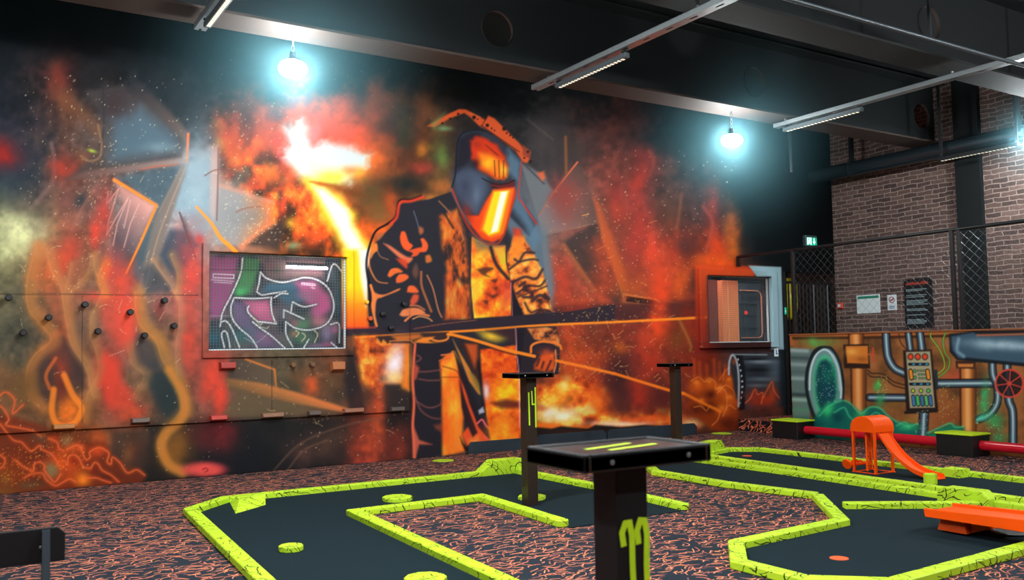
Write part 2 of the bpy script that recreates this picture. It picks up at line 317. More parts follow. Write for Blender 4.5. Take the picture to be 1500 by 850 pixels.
    for p, w, c, a in (([(205, 250), (225, 330), (265, 400), (275, 470), (290, 560), (310, 640), (370, 740), (395, 850)], 12, TAN, .85), ([(385, 260), (372, 340), (300, 420)], 8, TAN, .6),
                    ([(165, 230), (128, 380), (135, 490), (190, 560), (228, 620), (160, 680), (125, 760), (135, 850), (180, 900)], 15, (208, 132, 66), .85), ([(398, 270), (405, 340), (437, 400), (410, 470), (388, 520), (385, 600), (410, 680), (415, 760), (370, 850), (360, 960)], 9, TAN, .6),
                    ([(715, 265), (745, 350), (735, 430)], 9, TAN, .75), ([(575, 420), (580, 500), (600, 560), (660, 620), (690, 700), (740, 780), (770, 900), (755, 930), (690, 1000), (670, 1060), (700, 1130), (760, 1165)], 15, (206, 142, 66), .9),
                    ([(640, 290), (740, 430), (752, 550), (738, 650), (742, 760)], 9, (186, 142, 104), .7), ([(540, 640), (560, 720), (610, 770), (560, 850)], 12, (176, 130, 84), .6), ([(440, 300), (420, 370), (440, 430)], 12, (226, 138, 60), .8),
                    ([(300, 300), (280, 400)], 6, TAN, .6), ([(390, 0), (350, 60), (300, 160)], 5, (180, 110, 90), .6)):
        S(p, w * 1.35, c, a * .5, 6, nz=.4); S([(u - w * 1.1, v) for u, v in p], 1.8, [min(255, k * 1.12) for k in c], a * .45, 2); S(p, w * .5, c, a * .2, 3)
    T(0, 550, 2.8325)
    B(280, 150, 60, 80, (244, 132, 40), .95, 0, .4); B(250, 40, 40, 60, (90, 44, 36), .8, 0, .3); B(410, 260, 50, 50, (190, 86, 36), .8); B(550, 320, 40, 70, (150, 66, 40), .7); B(90, 60, 70, 90, (112, 82, 48), .8); B(540, 150, 60, 50, (215, 80, 54), .8)
    S([(265, 0), (300, 80), (338, 140), (300, 205), (240, 205), (215, 150), (222, 60)], 9, (246, 150, 50), .8, 2.5); S([(205, 55), (190, 0), (230, -70)], 5, (220, 110, 50), .7, 2)
    B(730, 300, 80, 110, (150, 98, 42), .85, .3, .2); B(900, 230, 90, 60, (84, 32, 34), .7); B(920, 90, 30, 90, (222, 66, 54), .9); B(690, 100, 60, 110, (42, 52, 54), .75, 0, .2)
    S([(700, -20), (760, 90), (755, 175), (690, 240), (670, 300), (700, 370), (755, 402)], 13, (206, 140, 62), .75, 5)
    B(850, 392, 95, 34, (228, 84, 86), 1, 0, .1, 2.2); S([(840, 392), (852, 386), (862, 394), (850, 402)], 2, (150, 40, 46), .8, .8)
    S([(950, 40), (1133, 85)], 5, (222, 146, 74), .8, 3)
    # lava ridges
    T(0, 640, 7.085)
    P([(-40, -250), (180, -190), (420, -120), (620, 0), (700, 120), (850, 60), (1080, 60), (1180, 200), (1450, 340), (1500, 420), (1400, 700), (-40, 700)], (116, 48, 26), .85, 6)
    B(650, 300, 170, 160, (214, 82, 32), .9); B(850, 440, 90, 80, (250, 150, 44), .95, 0, .2); B(1010, 150, 90, 60, (214, 74, 36), .8); B(780, 120, 90, 50, (220, 90, 40), .8); B(540, 380, 70, 60, (128, 112, 76), .8, 0, .2); B(100, 400, 160, 160, (150, 70, 28), .6); B(60, 600, 200, 60, (130, 88, 44), .7); B(400, 480, 110, 40, (84, 56, 40), .7); B(690, 60, 60, 60, (150, 120, 80), .7); B(560, 30, 60, 50, (200, 70, 34), .8)
    B(420, 20, 150, 60, (98, 74, 54), .8, .2, .6); B(530, 340, 80, 80, (136, 120, 84), .85, 0, .4); B(400, 180, 120, 50, (92, 44, 30), .7); B(320, 520, 120, 50, (104, 80, 54), .8); B(980, 350, 60, 50, (120, 40, 26), .8); B(60, 480, 80, 120, (130, 96, 44), .7); B(1150, 420, 130, 40, (84, 34, 24), .8); B(760, 250, 50, 40, (150, 44, 24), .8)
    P([(1150, -60), (1500, -60), (1500, 300), (1330, 360), (1240, 260), (1160, 200)], (66, 50, 42), .6, 6); B(1330, 200, 60, 120, (130, 84, 50), .7)
    for l in ([(0, -130), (130, 30), (220, 60), (320, 150), (405, 95), (430, 130), (540, 190), (600, 280)], [(690, 140), (780, 90), (830, 110), (870, 210), (900, 240), (935, 210), (930, 160), (1020, 115), (1090, 140), (1130, 180), (1110, 260), (1150, 285), (1165, 215), (1240, 270), (1320, 375), (1417, 345), (1500, 400)],
              [(250, 430), (310, 395), (430, 380), (480, 450), (570, 510), (640, 480), (720, 440), (780, 470)], [(350, 350), (350, 290), (410, 265), (460, 300), (460, 350), (520, 430), (570, 470), (630, 390)], [(940, 330), (980, 270), (1020, 290), (1060, 350), (1150, 400), (1230, 470)],
              [(900, 430), (1000, 430), (1070, 455), (1150, 480)], [(700, 290), (710, 210), (770, 190), (820, 230), (860, 310), (920, 330)], [(0, 190), (50, 240), (35, 300), (0, 330)], [(150, 240), (250, 320), (340, 360)], [(500, 20), (590, 60), (610, 120), (660, 150)], [(-20, -330), (40, -280), (90, -180), (60, -120), (200, -90), (330, -60), (430, 0)], [(-10, -420), (60, -460), (150, -380), (130, -240), (240, -330)]):
        S(l, 1.6, (246, 128, 74), .9, 1.4); S(l, 6, (220, 90, 40), .35, 4)
    A.dots(170, 0, 655, 60, 712, (250, 160, 60), 3); A.dots(90, 60, 630, 125, 690, (252, 176, 80), 4)
    # ---- around the window on the left
    T(280, 170, 4.05)
    B(40, 240, 100, 200, (150, 168, 176), .8, 0, .3); B(240, 560, 120, 170, (140, 152, 160), .85, 0, .2); B(60, 640, 70, 60, (150, 130, 128), .6)
    P([(120, 240), (160, 200), (160, 580), (130, 620), (110, 560)], (188, 164, 158), .7, 6)
    P([(165, 410), (490, 515), (490, 635), (300, 775), (130, 760), (150, 480)], (150, 148, 148), .8, 4, grad=((280, 560), (480, 590), (236, 134, 66)))
    B(330, 590, 120, 70, (132, 128, 126), .7); S([(490, 635), (300, 780)], 10, (226, 140, 96), .7, 4); S([(490, 515), (490, 635)], 3, (245, 146, 60), .9, 1.5); S([(165, 410), (480, 510)], 6, (206, 150, 128), .6, 3)
    S([(160, 190), (156, 400), (150, 620)], 2.2, (120, 88, 84), .8, 1.2); S([(78, 355), (140, 322), (230, 318)], 1.6, (116, 72, 66), .8, 1); S([(265, 572), (320, 548), (410, 538)], 1.6, (150, 90, 70), .8, 1)
    P([(370, 450), (510, 445), (525, 630), (420, 690), (330, 770), (520, 790), (560, 640), (540, 440)], (66, 54, 50), .8, 5)
    B(540, 550, 26, 70, (226, 72, 44), .85); B(590, 640, 30, 36, (250, 190, 60), .9); B(600, 770, 50, 24, (130, 150, 110), .8); B(720, 740, 90, 60, (224, 86, 44), .8); B(560, 380, 40, 30, (150, 140, 90), .6)
    B(250, 180, 60, 110, (196, 82, 44), .85, .2, .8); B(440, 110, 50, 70, (206, 82, 46), .85, -.2, .8); B(330, 230, 90, 50, (206, 104, 52), .8); B(470, 340, 60, 50, (240, 140, 50), .85); B(480, 180, 40, 30, (108, 98, 76), .8); B(390, 400, 50, 40, (150, 44, 40), .7); B(300, 350, 60, 50, (120, 108, 96), .6); B(230, 350, 30, 26, (170, 66, 56), .6)
    S([(30, 540), (120, 640), (170, 720), (230, 775), (265, 810)], 3, (248, 158, 52), 1, 1.2, 7)
    T(280, 330, 2.8325)
    P([(160, 560), (230, 556), (345, 600), (353, 700), (300, 690), (150, 640)], (104, 88, 72), .85, 3, grad=((345, 620), (180, 620), (78, 70, 62))); S([(225, 557), (345, 600), (353, 690)], 2.4, (224, 138, 60), .9, 1.4, curve=False)
    B(420, 670, 70, 50, (70, 66, 52), .8, 0, .6); B(500, 655, 34, 44, (206, 92, 50), .9, 0, .6); B(580, 650, 50, 40, (104, 78, 54), .7); B(440, 620, 40, 40, (110, 76, 50), .6); B(620, 700, 50, 40, (64, 56, 46), .8)
    P([(140, 635), (280, 655), (420, 690), (670, 768), (640, 778), (440, 745), (160, 690)], (226, 142, 76), .9, 3, grad=((380, 670), (350, 745), (104, 82, 60))); P([(200, 690), (420, 740), (600, 780), (300, 800), (120, 800)], (104, 88, 66), .8, 6)
    P([(648, 520), (700, 560), (690, 640), (715, 770), (660, 770), (630, 640)], (44, 38, 40), .85, 7); S([(670, 560), (715, 690)], 1.6, (150, 90, 70), .7, 1); B(690, 725, 18, 40, (206, 70, 44), .8)
    T(0, 0, 1)
    B(480, 652, 46, 26, (92, 66, 54), .85, -.3, .5); B(440, 668, 18, 22, (90, 64, 56), .7); B(500, 664, 22, 20, (44, 38, 38), .7); B(545, 655, 34, 40, (186, 74, 50), .85, 0, .6); B(550, 620, 12, 30, (210, 90, 54), .7); B(543, 683, 26, 9, (226, 84, 76), .9, 0, .3); B(320, 640, 26, 26, (120, 40, 44), .7); B(585, 660, 16, 30, (150, 60, 46), .6)
    for p in ([(400, 690), (440, 650), (500, 625), (560, 612)], [(420, 690), (445, 660), (480, 645)]): S(p, 2.5, (120, 90, 74), .6, 2)
    # ---- the blast
    T(380, 150, 3.4)
    B(330, 250, 300, 190, (224, 84, 44), .95, .3, .7); B(130, 250, 60, 110, (240, 72, 60), .9, 0, .6); B(330, 130, 130, 60, (232, 84, 52), .9, .4, .7); B(540, 290, 80, 90, (246, 132, 44), .95, .3, .8); B(480, 200, 60, 46, (238, 88, 44), .8); B(170, 360, 60, 80, (236, 92, 40), .85)
    B(540, 450, 150, 110, (92, 76, 44), .9, .3, .6); B(590, 560, 70, 50, (122, 96, 56), .7); B(560, 640, 110, 60, (236, 106, 40), .95, -.3, .6); B(660, 520, 40, 90, (214, 90, 42), .7); B(420, 430, 110, 30, (110, 62, 24), .8, .2)
    P([(120, 120), (230, 80), (262, 160), (270, 215), (330, 190), (430, 220), (545, 250), (535, 330), (455, 385), (350, 405), (230, 405), (160, 340), (110, 285), (160, 200)], (218, 230, 232), 1, 10, nz=1.3)
    B(280, 150, 30, 60, (240, 120, 130), .8, .1); B(450, 340, 46, 26, (236, 110, 60), .8); B(500, 350, 40, 40, (246, 170, 60), .85); B(350, 375, 100, 42, (240, 236, 60), .95, -.2, .4); B(270, 330, 90, 50, (232, 240, 200), .8)
    P([(205, 385), (300, 405), (400, 470), (475, 560), (470, 620), (550, 720), (570, 870), (430, 870), (400, 720), (320, 580), (250, 450)], (252, 206, 60), 1, 9, nz=.8)
    P([(265, 425), (320, 435), (430, 530), (455, 620), (530, 740), (548, 870), (480, 870), (425, 720), (350, 560)], (240, 244, 228), 1, 7, nz=.6)
    P([(250, 395), (300, 398), (430, 430), (300, 415)], (176, 86, 20), .8, 3)
    T(0, 0, 1)
    P([(505, 366), (530, 366), (541, 400), (538, 460), (541, 486), (505, 486)], (250, 214, 40), 1, 5, grad=((520, 420), (520, 480), (238, 96, 40)))
    P([(524, 366), (546, 366), (538, 430), (536, 450), (528, 410)], (240, 236, 236), .95, 4)
    for cx, cy, rx, ry, c, a in ((610, 200, 22, 60, (96, 52, 32), .7), (570, 170, 40, 30, (74, 54, 44), .7), (640, 225, 16, 40, (96, 96, 52), .6), (617, 220, 10, 14, (220, 140, 50), .8), (620, 248, 22, 10, (196, 70, 60), .7), (648, 235, 10, 22, (110, 140, 70), .7), (650, 270, 22, 14, (206, 120, 56), .8), (600, 270, 30, 14, (34, 40, 40), .8), (650, 188, 12, 4, (120, 170, 120), .7), (590, 185, 14, 40, (60, 70, 50), .5), (640, 290, 30, 8, (214, 134, 60), .8)):
        B(cx, cy, rx, ry, c, a, 0, .6)
    B(340, 190, 30, 50, (150, 60, 36), .6); B(385, 185, 26, 40, (170, 70, 40), .6)
    # steel plates right of the welder
    T(483, 132, 2.761)
    P([(800, 120), (960, 60), (1010, 280), (940, 340), (890, 450), (780, 290)], (58, 52, 54), .7, 14, nz=.5); B(870, 200, 60, 60, (84, 72, 72), .6); B(1000, 230, 50, 60, (64, 52, 46), .6)
    P([(770, 290), (830, 330), (905, 405), (890, 450), (835, 505), (765, 432)], (126, 126, 130), .85, 3); S([(775, 300), (870, 380)], 2, (60, 58, 64), .8, 1.2)
    P([(830, 527), (905, 412), (945, 345), (1000, 290), (1050, 400), (1092, 533), (865, 586)], (186, 146, 136), .85, 3, grad=((840, 540), (1040, 430), (92, 70, 64))); B(985, 430, 60, 60, (150, 80, 70), .5)
    S([(1000, 292), (905, 412), (832, 526), (864, 584)], 2, (228, 116, 72), .95, .9, curve=False); S([(864, 586), (1090, 535)], 1.6, (160, 120, 100), .8, 1.2); S([(1020, 508), (1045, 502)], 1.4, (220, 160, 90), .9, .8)
    S([(952, 190), (955, 335)], 4, (150, 92, 48), .75, 2.2); S([(800, 120), (900, 200)], 3, (96, 84, 80), .6, 2)
    T(800, 200, 2.834)
    B(60, 250, 60, 110, (150, 52, 44), .7); B(70, 600, 50, 130, (200, 64, 46), .8)
    P([(60, 440), (200, 360), (230, 350), (330, 640), (300, 700), (190, 640)], (44, 46, 48), .7, 5)
    P([(195, 255), (225, 290), (330, 560), (335, 650), (310, 640), (230, 430)], (196, 96, 54), .85, 4, grad=((200, 280), (330, 640), (240, 120, 40)))
    P([(210, 290), (330, 640), (450, 670), (430, 500), (350, 300)], (120, 62, 46), .6, 12)
    B(360, 610, 90, 60, (176, 84, 44), .8); S([(320, 655), (600, 700)], 3, (206, 128, 62), .9, 1.5, 1.5); S([(320, 688), (455, 700)], 2.2, (190, 120, 70), .9, 1); P([(335, 664), (450, 680), (450, 698), (330, 685)], (44, 26, 22), .9, 1.2); S([(285, 560), (325, 685)], 2, (170, 110, 60), .8, 1.2); S([(70, 450), (200, 640)], 7, (176, 100, 62), .8, 3)
    for cx, cy, rx, ry, c, a in ((400, 120, 50, 140, (120, 44, 38), .75), (385, 200, 34, 60, (164, 52, 42), .7), (290, 250, 36, 90, (112, 42, 40), .7), (380, 380, 56, 150, (164, 52, 48), .75), (290, 310, 40, 60, (168, 58, 44), .7), (430, 480, 40, 120, (204, 64, 48), .85), (470, 640, 44, 130, (220, 66, 40), .9), (520, 300, 50, 130, (86, 58, 44), .6), (520, 480, 50, 90, (176, 60, 44), .75),
                             (560, 620, 40, 80, (222, 96, 40), .85), (600, 470, 50, 80, (70, 38, 38), .6), (690, 290, 40, 100, (156, 56, 44), .8), (700, 480, 50, 110, (214, 66, 36), .9), (765, 430, 34, 150, (206, 112, 44), .85), (700, 530, 110, 40, (236, 92, 34), .9), (240, 560, 60, 120, (190, 74, 46), .8), (140, 700, 80, 60, (190, 72, 44), .7), (830, 500, 40, 80, (50, 40, 38), .6), (630, 620, 50, 80, (60, 38, 34), .6)):
        B(cx, cy, rx, ry, c, a, 0, .6)
    S([(650, 290), (690, 360), (660, 480)], 5, (196, 90, 70), .5, 3); S([(560, 240), (550, 330), (540, 380)], 4, (150, 96, 66), .5, 3); S([(430, 160), (445, 100), (425, 60)], 4, (150, 70, 56), .5, 3)
    # ---- lower right: beams, embers, floor fire
    T(760, 450, 3.75)
    P([(0, 40), (260, -10), (1000, -40), (1000, 60), (0, 100)], (62, 38, 42), .75, 6)
    for cx, cy, rx, ry, c, a in ((330, 60, 80, 110, (196, 66, 42), .85), (760, 60, 60, 150, (232, 72, 40), .95), (680, 200, 70, 120, (196, 62, 44), .85), (730, 320, 50, 90, (200, 54, 40), .8), (545, 225, 50, 40, (220, 112, 40), .85), (270, 200, 40, 130, (200, 76, 42), .8), (560, 380, 110, 160, (62, 34, 38), .85), (880, 160, 70, 90, (120, 74, 36), .8), (930, 100, 60, 120, (150, 46, 30), .7), (1000, 300, 110, 80, (130, 40, 24), .8), (670, 490, 60, 110, (176, 46, 36), .8), (800, 520, 80, 120, (80, 34, 38), .7), (520, 130, 60, 60, (150, 60, 40), .7), (400, 120, 60, 60, (110, 64, 44), .6), (300, 330, 110, 90, (206, 76, 38), .85), (420, 420, 80, 130, (204, 74, 40), .8)):
        B(cx, cy, rx, ry, c, a, 0, .6)
    S([(880, 70), (940, 200), (940, 240)], 4, (176, 120, 60), .6, 2)
    A.fire([(90, 420), (330, 380), (470, 440), (510, 580), (880, 600), (1000, 660), (90, 680)], 14, 1, 18, 15, 21, [(.2, (120, 40, 20)), (.36, (214, 80, 34)), (.5, (242, 128, 44)), (.62, (250, 196, 70)), (.78, (255, 240, 150))])
    B(180, 590, 130, 100, (250, 190, 50), .9, 0, .6); B(240, 595, 120, 44, (252, 246, 214), 1, 0, .5); B(150, 590, 50, 50, (250, 240, 220), .8, 0, .6); B(110, 555, 30, 22, (196, 100, 60), .7); B(560, 640, 170, 20, (252, 226, 190), .95, 0, .3); B(700, 615, 170, 20, (240, 100, 44), .85); B(950, 640, 70, 26, (240, 190, 140), .9, 0, .3)
    B(440, 520, 70, 60, (240, 120, 44), .8); B(240, 490, 70, 50, (250, 170, 60), .8); P([(90, 630), (300, 660), (400, 650), (380, 675), (90, 672)], (244, 124, 40), .9, 4)
    P([(90, 660), (180, 668), (230, 655), (300, 662), (380, 668), (420, 648), (560, 660), (690, 648), (830, 656), (900, 690), (900, 780), (90, 780)], (36, 28, 28), 1, 2)
    B(300, 690, 200, 16, (84, 40, 24), .6)
    # lava cloud beside the oven barrel
    P([(940, 400), (1000, 375), (1060, 400), (1110, 370), (1150, 330), (1195, 345), (1205, 560), (1180, 680), (1060, 680), (960, 600), (930, 560)], (150, 60, 22), .95, 5, nz=.6)
    for cx, cy, r in ((980, 420, 40), (1050, 410, 36), (1110, 450, 46), (1160, 400, 34), (1160, 500, 44), (1120, 560, 44), (1010, 520, 30)):
        B(cx, cy + 10, r, r, (222, 104, 34), .85, 0, .5); B(cx - 6, cy - 6, r * .5, r * .4, (248, 152, 54), .7, 0, .4)
    for cx, cy, r in ((990, 565, 44), (1060, 560, 40), (1150, 640, 46), (1060, 480, 30)): B(cx, cy, r, r * .8, (84, 30, 16), .85, 0, .6)
    for l in ([(945, 405), (985, 385), (1020, 410), (1040, 390), (1075, 410), (1080, 450), (1110, 440), (1140, 480), (1140, 560)], [(1100, 400), (1150, 335), (1190, 350)], [(1090, 470), (1130, 430), (1170, 450), (1195, 500)], [(960, 550), (1000, 545), (1030, 570), (1050, 545), (1100, 570), (1090, 620), (1060, 650)], [(1120, 600), (1150, 540), (1190, 560)], [(1130, 340), (1120, 400)]):
        S(l, 1.1, (250, 164, 84), .85, 1.1)
    for i, cx in enumerate((960, 990, 1030, 1070, 1100, 1130)): S([(cx, 290 + 14 * (i % 3)), (cx + 4, 390)], 4, (206, 80, 30), .55, 3)
    # oven barrel
    P([(1155, 300), (1175, 258), (1220, 258), (1400, 262), (1465, 300), (1465, 545), (1250, 560), (1190, 500)], (48, 54, 62), .95, 3)
    B(1330, 300, 90, 14, (150, 160, 168), .8, 0, .1); B(1330, 395, 90, 14, (120, 132, 140), .7, 0, .2); B(1400, 340, 40, 60, (104, 120, 130), .6); B(1300, 345, 70, 10, (16, 18, 22), .8, 0, .1); B(1290, 285, 80, 6, (12, 14, 18), .9, 0, .1); B(1310, 430, 70, 12, (130, 140, 146), .6, 0, .2)
    P([(1178, 258), (1225, 258), (1240, 330), (1245, 420), (1235, 540), (1205, 545), (1215, 440), (1205, 330)], (24, 24, 30), 1, 1.5)
    S([(1152, 370), (1155, 300), (1172, 262), (1195, 300), (1207, 400), (1205, 545)], 2.6, (196, 200, 208), .95, 1); S([(1172, 260), (1360, 262)], 1.6, (170, 180, 186), .8, 1)
    for k in range(9): B(1202 + 24 * math.sin(k / 8 * 2.6), 288 + 30 * k, 5, 7, (220, 224, 228), .95, 0, 0, 2)
    B(1330, 510, 110, 50, (180, 54, 28), .9, 0, .7); B(1390, 470, 30, 60, (206, 76, 36), .8); B(1290, 480, 30, 40, (170, 56, 36), .8)
    for l in ([(1240, 530), (1270, 500), (1295, 450), (1310, 480), (1340, 470), (1330, 530)], [(1340, 500), (1370, 440), (1390, 410), (1400, 460), (1430, 500)]): S(l, 1.4, (238, 112, 60), .9, 1.3)
    B(1180, 300, 14, 20, (216, 88, 34), .5); P([(1225, 495), (1240, 495), (1240, 560), (1205, 570)], (20, 18, 22), .9, 1.5)
    P([(1425, -60), (1462, -60), (1475, 545), (1440, 545)], (26, 34, 40), .9, 5)
    # ---- the welder
    T(0, 0, 1)
    fl = [(.25, (70, 36, 28)), (.38, (150, 62, 32)), (.48, (226, 92, 34)), (.6, (244, 136, 42)), (.75, (252, 206, 60))]
    P([(628, 292), (663, 280), (672, 235), (700, 190), (760, 230), (790, 330), (806, 480), (820, 500), (818, 548), (745, 560), (745, 668), (606, 672), (606, 504), (541, 500), (537, 400), (545, 360), (575, 330), (582, 300)], (46, 44, 52), 1, 1.5)
    P([(745, 295), (775, 300), (800, 340), (812, 420), (806, 470), (780, 400), (740, 330)], (112, 132, 146), .8, 6); B(790, 330, 30, 60, (104, 116, 126), .6)
    # hood and visor
    T(620, 150, 3.864)
    P([(195, 190), (260, 155), (330, 160), (400, 190), (560, 330), (540, 520), (640, 680), (600, 760), (480, 640), (460, 760), (400, 800), (330, 780), (240, 680), (160, 490)], (50, 56, 68), 1, 2.5)
    P([(480, 260), (550, 330), (545, 520), (600, 640), (660, 760), (620, 850), (570, 700), (500, 600), (520, 450), (470, 380)], (100, 128, 148), .8, 6, nz=.4)
    P([(200, 210), (270, 170), (330, 175), (290, 260), (260, 330), (200, 400), (180, 420)], (38, 34, 44), .9, 4)
    P([(170, 400), (260, 370), (360, 420), (370, 490), (310, 640), (250, 610), (180, 500)], (92, 104, 126), .75, 9, nz=.4); B(230, 470, 40, 70, (64, 66, 84), .7); B(300, 520, 30, 60, (120, 132, 150), .5)
    P([(262, 215), (300, 190), (350, 200), (420, 240), (470, 310), (480, 400), (450, 440), (380, 420), (310, 380), (270, 320)], (206, 50, 26), 1, 4, nz=.6)
    P([(310, 290), (370, 290), (440, 330), (475, 370), (470, 420), (420, 430), (370, 390), (320, 360)], (250, 146, 34), .95, 6, nz=.5); B(370, 350, 40, 40, (252, 196, 44), .85); B(455, 380, 20, 40, (252, 206, 60), .9); B(290, 350, 30, 26, (50, 28, 32), .8); B(300, 235, 30, 24, (150, 40, 30), .6)
    for p in ([(400, 330), (405, 420)], [(425, 330), (428, 425)], [(452, 330), (452, 430)], [(350, 240), (420, 300)]): S(p, 1.5, (110, 40, 24), .9, .8)
    P([(380, 455), (450, 460), (500, 440), (515, 455), (510, 495), (430, 490), (380, 480)], (110, 34, 34), .95, 2); S([(330, 430), (400, 462), (470, 460), (515, 440)], 1.6, (22, 20, 26), .9, 1); S([(390, 480), (460, 495), (512, 490)], 1.6, (30, 22, 26), .9, 1)
    P([(395, 492), (515, 480), (520, 530), (470, 690), (440, 770), (390, 795), (330, 775), (270, 700), (240, 640), (310, 640), (350, 560)], (238, 66, 24), 1, 2.5, curve=False)
    P([(392, 500), (508, 490), (455, 745), (380, 770), (318, 725), (345, 620)], (250, 130, 30), .95, 3); P([(398, 505), (486, 498), (430, 735), (368, 756), (335, 720), (360, 630)], (254, 220, 40), 1, 2.5); P([(436, 508), (474, 504), (418, 728), (380, 742)], (255, 252, 230), 1, 1.8)
    S([(520, 500), (490, 620), (465, 720), (430, 790), (395, 802), (330, 785), (245, 690), (160, 490)], 2.4, (196, 52, 28), .9, 1.2); B(250, 620, 30, 60, (150, 44, 34), .7, -.4)
    S([(160, 480), (180, 400), (196, 210), (260, 160), (340, 160)], 2.2, (26, 28, 36), .95, 1.2); S([(555, 335), (538, 520), (560, 570), (640, 690)], 2.4, (196, 54, 44), .95, 1)
    P([(555, 340), (690, 420), (720, 500), (640, 650), (545, 520)], (112, 116, 120), .75, 5); S([(560, 340), (680, 460)], 2, (60, 60, 66), .8, 1.2)
    # perforated strap over the hood
    P([(20, 135), (60, 140), (150, 90), (230, 60), (260, 80), (310, 130), (380, 170), (520, 275), (560, 335), (585, 345), (600, 320), (550, 240), (400, 90), (365, 75), (350, 100), (240, 40), (200, 38), (130, 70)], (206, 88, 46), 1, 1.8)
    P([(40, 120), (120, 60), (60, 150)], (110, 150, 90), .6, 5); S([(325, 130), (540, 280)], 1.5, (60, 26, 22), .9, .8); S([(360, 80), (330, 130)], 1.5, (70, 30, 24), .8, .8); S([(265, 60), (320, 85)], 1, (240, 130, 80), .8, .8)
    P([(560, 240), (610, 280), (600, 320), (560, 300)], (150, 70, 46), .9, 1.5); P([(640, 400), (680, 390), (690, 430), (670, 445)], (226, 110, 66), .9, 3)
    for cx, cy, r in ((105, 118, 7), (150, 92, 7), (195, 65, 7), (285, 85, 12), (360, 130, 11), (385, 148, 6), (400, 160, 5), (455, 150, 12), (470, 175, 6), (490, 188, 6), (505, 200, 5), (590, 280, 8), (570, 315, 6), (605, 335, 8), (305, 95, 5)): B(cx, cy, r, r, (24, 14, 14), 1, 0, 0, 2)
    # jacket, left arm
    T(530, 270, 4.048)
    def F(pts, c=(240, 112, 52), a=.95, soft=1.5): P(pts, c, a, soft, curve=True)
    S([(350, 70), (290, 92), (220, 100), (200, 190), (150, 235), (80, 280), (40, 380), (25, 480), (40, 600), (50, 720)], 3.2, (28, 20, 26), 1, 1.2)
    S([(360, 75), (290, 100), (225, 110), (205, 195), (170, 235)], 4, (226, 64, 46), .9, 1.8)
    S([(80, 360), (50, 400), (42, 480), (70, 550), (100, 580), (150, 588)], 2.6, (232, 146, 74), .95, 1.2, 1.2); F([(60, 360), (85, 350), (92, 390), (70, 410), (50, 440)], (240, 146, 62)); S([(90, 395), (110, 430), (155, 448)], 1.2, (196, 130, 100), .8, 1); F([(85, 300), (115, 288), (125, 302), (100, 330), (85, 330)], (180, 110, 70), .8, 2.5)
    F([(232, 280), (255, 285), (275, 340), (300, 365), (270, 395), (238, 370), (224, 320)], (246, 96, 50)); F([(345, 325), (365, 322), (390, 360), (380, 398), (345, 402), (330, 392), (350, 380), (355, 355)], (244, 104, 56)); F([(270, 395), (350, 375), (330, 420), (290, 430), (300, 410)], (236, 92, 50)); F([(340, 250), (360, 262), (362, 285), (345, 298), (335, 275)], (190, 110, 70), .9, 2.5)
    F([(125, 350), (165, 365), (230, 410), (265, 430), (300, 440), (270, 470), (225, 440), (180, 400)], (232, 130, 88), .95, 2); F([(200, 440), (260, 450), (265, 500), (225, 470)], (216, 70, 44), .9, 2.5)
    F([(150, 540), (170, 505), (210, 498), (240, 520), (200, 530), (165, 552)], (238, 120, 58)); F([(200, 560), (220, 535), (260, 535), (275, 555), (240, 580), (205, 585)], (240, 110, 56)); F([(265, 640), (275, 605), (310, 605), (335, 640), (300, 645)], (240, 108, 56)); F([(285, 690), (305, 655), (335, 660), (325, 700), (290, 720)], (222, 92, 60), .9, 2.5); F([(300, 500), (320, 470), (335, 520), (320, 560), (298, 530)], (120, 80, 66), .8, 3)
    F([(375, 425), (400, 420), (412, 455), (380, 465)], (222, 128, 56), .9, 2)
    S([(50, 600), (70, 670), (60, 720), (75, 800), (85, 840)], 3.5, (240, 150, 74), .95, 1.2); F([(55, 600), (72, 640), (130, 655), (215, 620), (215, 632), (120, 670), (85, 690), (75, 780), (60, 720)], (236, 142, 74), .95, 1.5)
    S([(385, 540), (420, 620), (450, 740), (472, 790)], 1.6, (232, 150, 96), .9, 1); S([(350, 520), (352, 600), (380, 680), (410, 755)], 3, (196, 118, 70), .85, 1.5)
    F([(220, 775), (250, 740), (330, 735), (375, 765), (330, 770), (250, 785)], (236, 146, 88)); S([(255, 810), (300, 775), (350, 772), (395, 780)], 3.2, (236, 142, 84), .9, 1); S([(300, 800), (340, 785), (390, 795), (415, 812)], 1.6, (240, 170, 110), .9, .8); S([(285, 720), (330, 722), (370, 745)], 2.2, (222, 130, 80), .85, 1)
    S([(305, 160), (325, 220), (335, 260)], 1.4, (130, 140, 160), .7, 1)
    # jacket, lit chest
    P([(450, 180), (490, 180), (560, 140), (600, 260), (625, 420), (640, 640), (560, 660), (510, 540), (470, 330)], (0, 0, 0), .9, 5, nz=.5, tex=(9, 18, 40, [(.28, (52, 40, 42)), (.4, (120, 64, 40)), (.5, (216, 100, 44)), (.64, (240, 130, 48)), (.8, (250, 170, 60))]))
    P([(490, 540), (530, 520), (640, 640), (640, 805), (490, 805)], (0, 0, 0), .85, 5, tex=(8, 24, 46, [(.3, (60, 44, 46)), (.45, (176, 74, 44)), (.6, (240, 116, 44)), (.8, (250, 190, 80))]))
    S([(455, 100), (520, 170), (580, 260), (600, 330)], 1.6, (190, 130, 90), .85, 1); S([(520, 20), (560, 110), (640, 240)], 1.6, (110, 110, 120), .8, 1); S([(480, 160), (540, 260)], 3, (40, 36, 44), .8, 1.5)
    # apron front and right sleeve
    T(660, 330, 3.695)
    P([(110, 60), (200, 110), (300, 110), (330, 300), (330, 490), (125, 505), (105, 320)], (0, 0, 0), 1, 1.5, tex=(13, 16, 52, [(.25, (190, 60, 30)), (.4, (232, 90, 40)), (.52, (246, 130, 40)), (.66, (250, 176, 46)), (.8, (252, 220, 70))]))
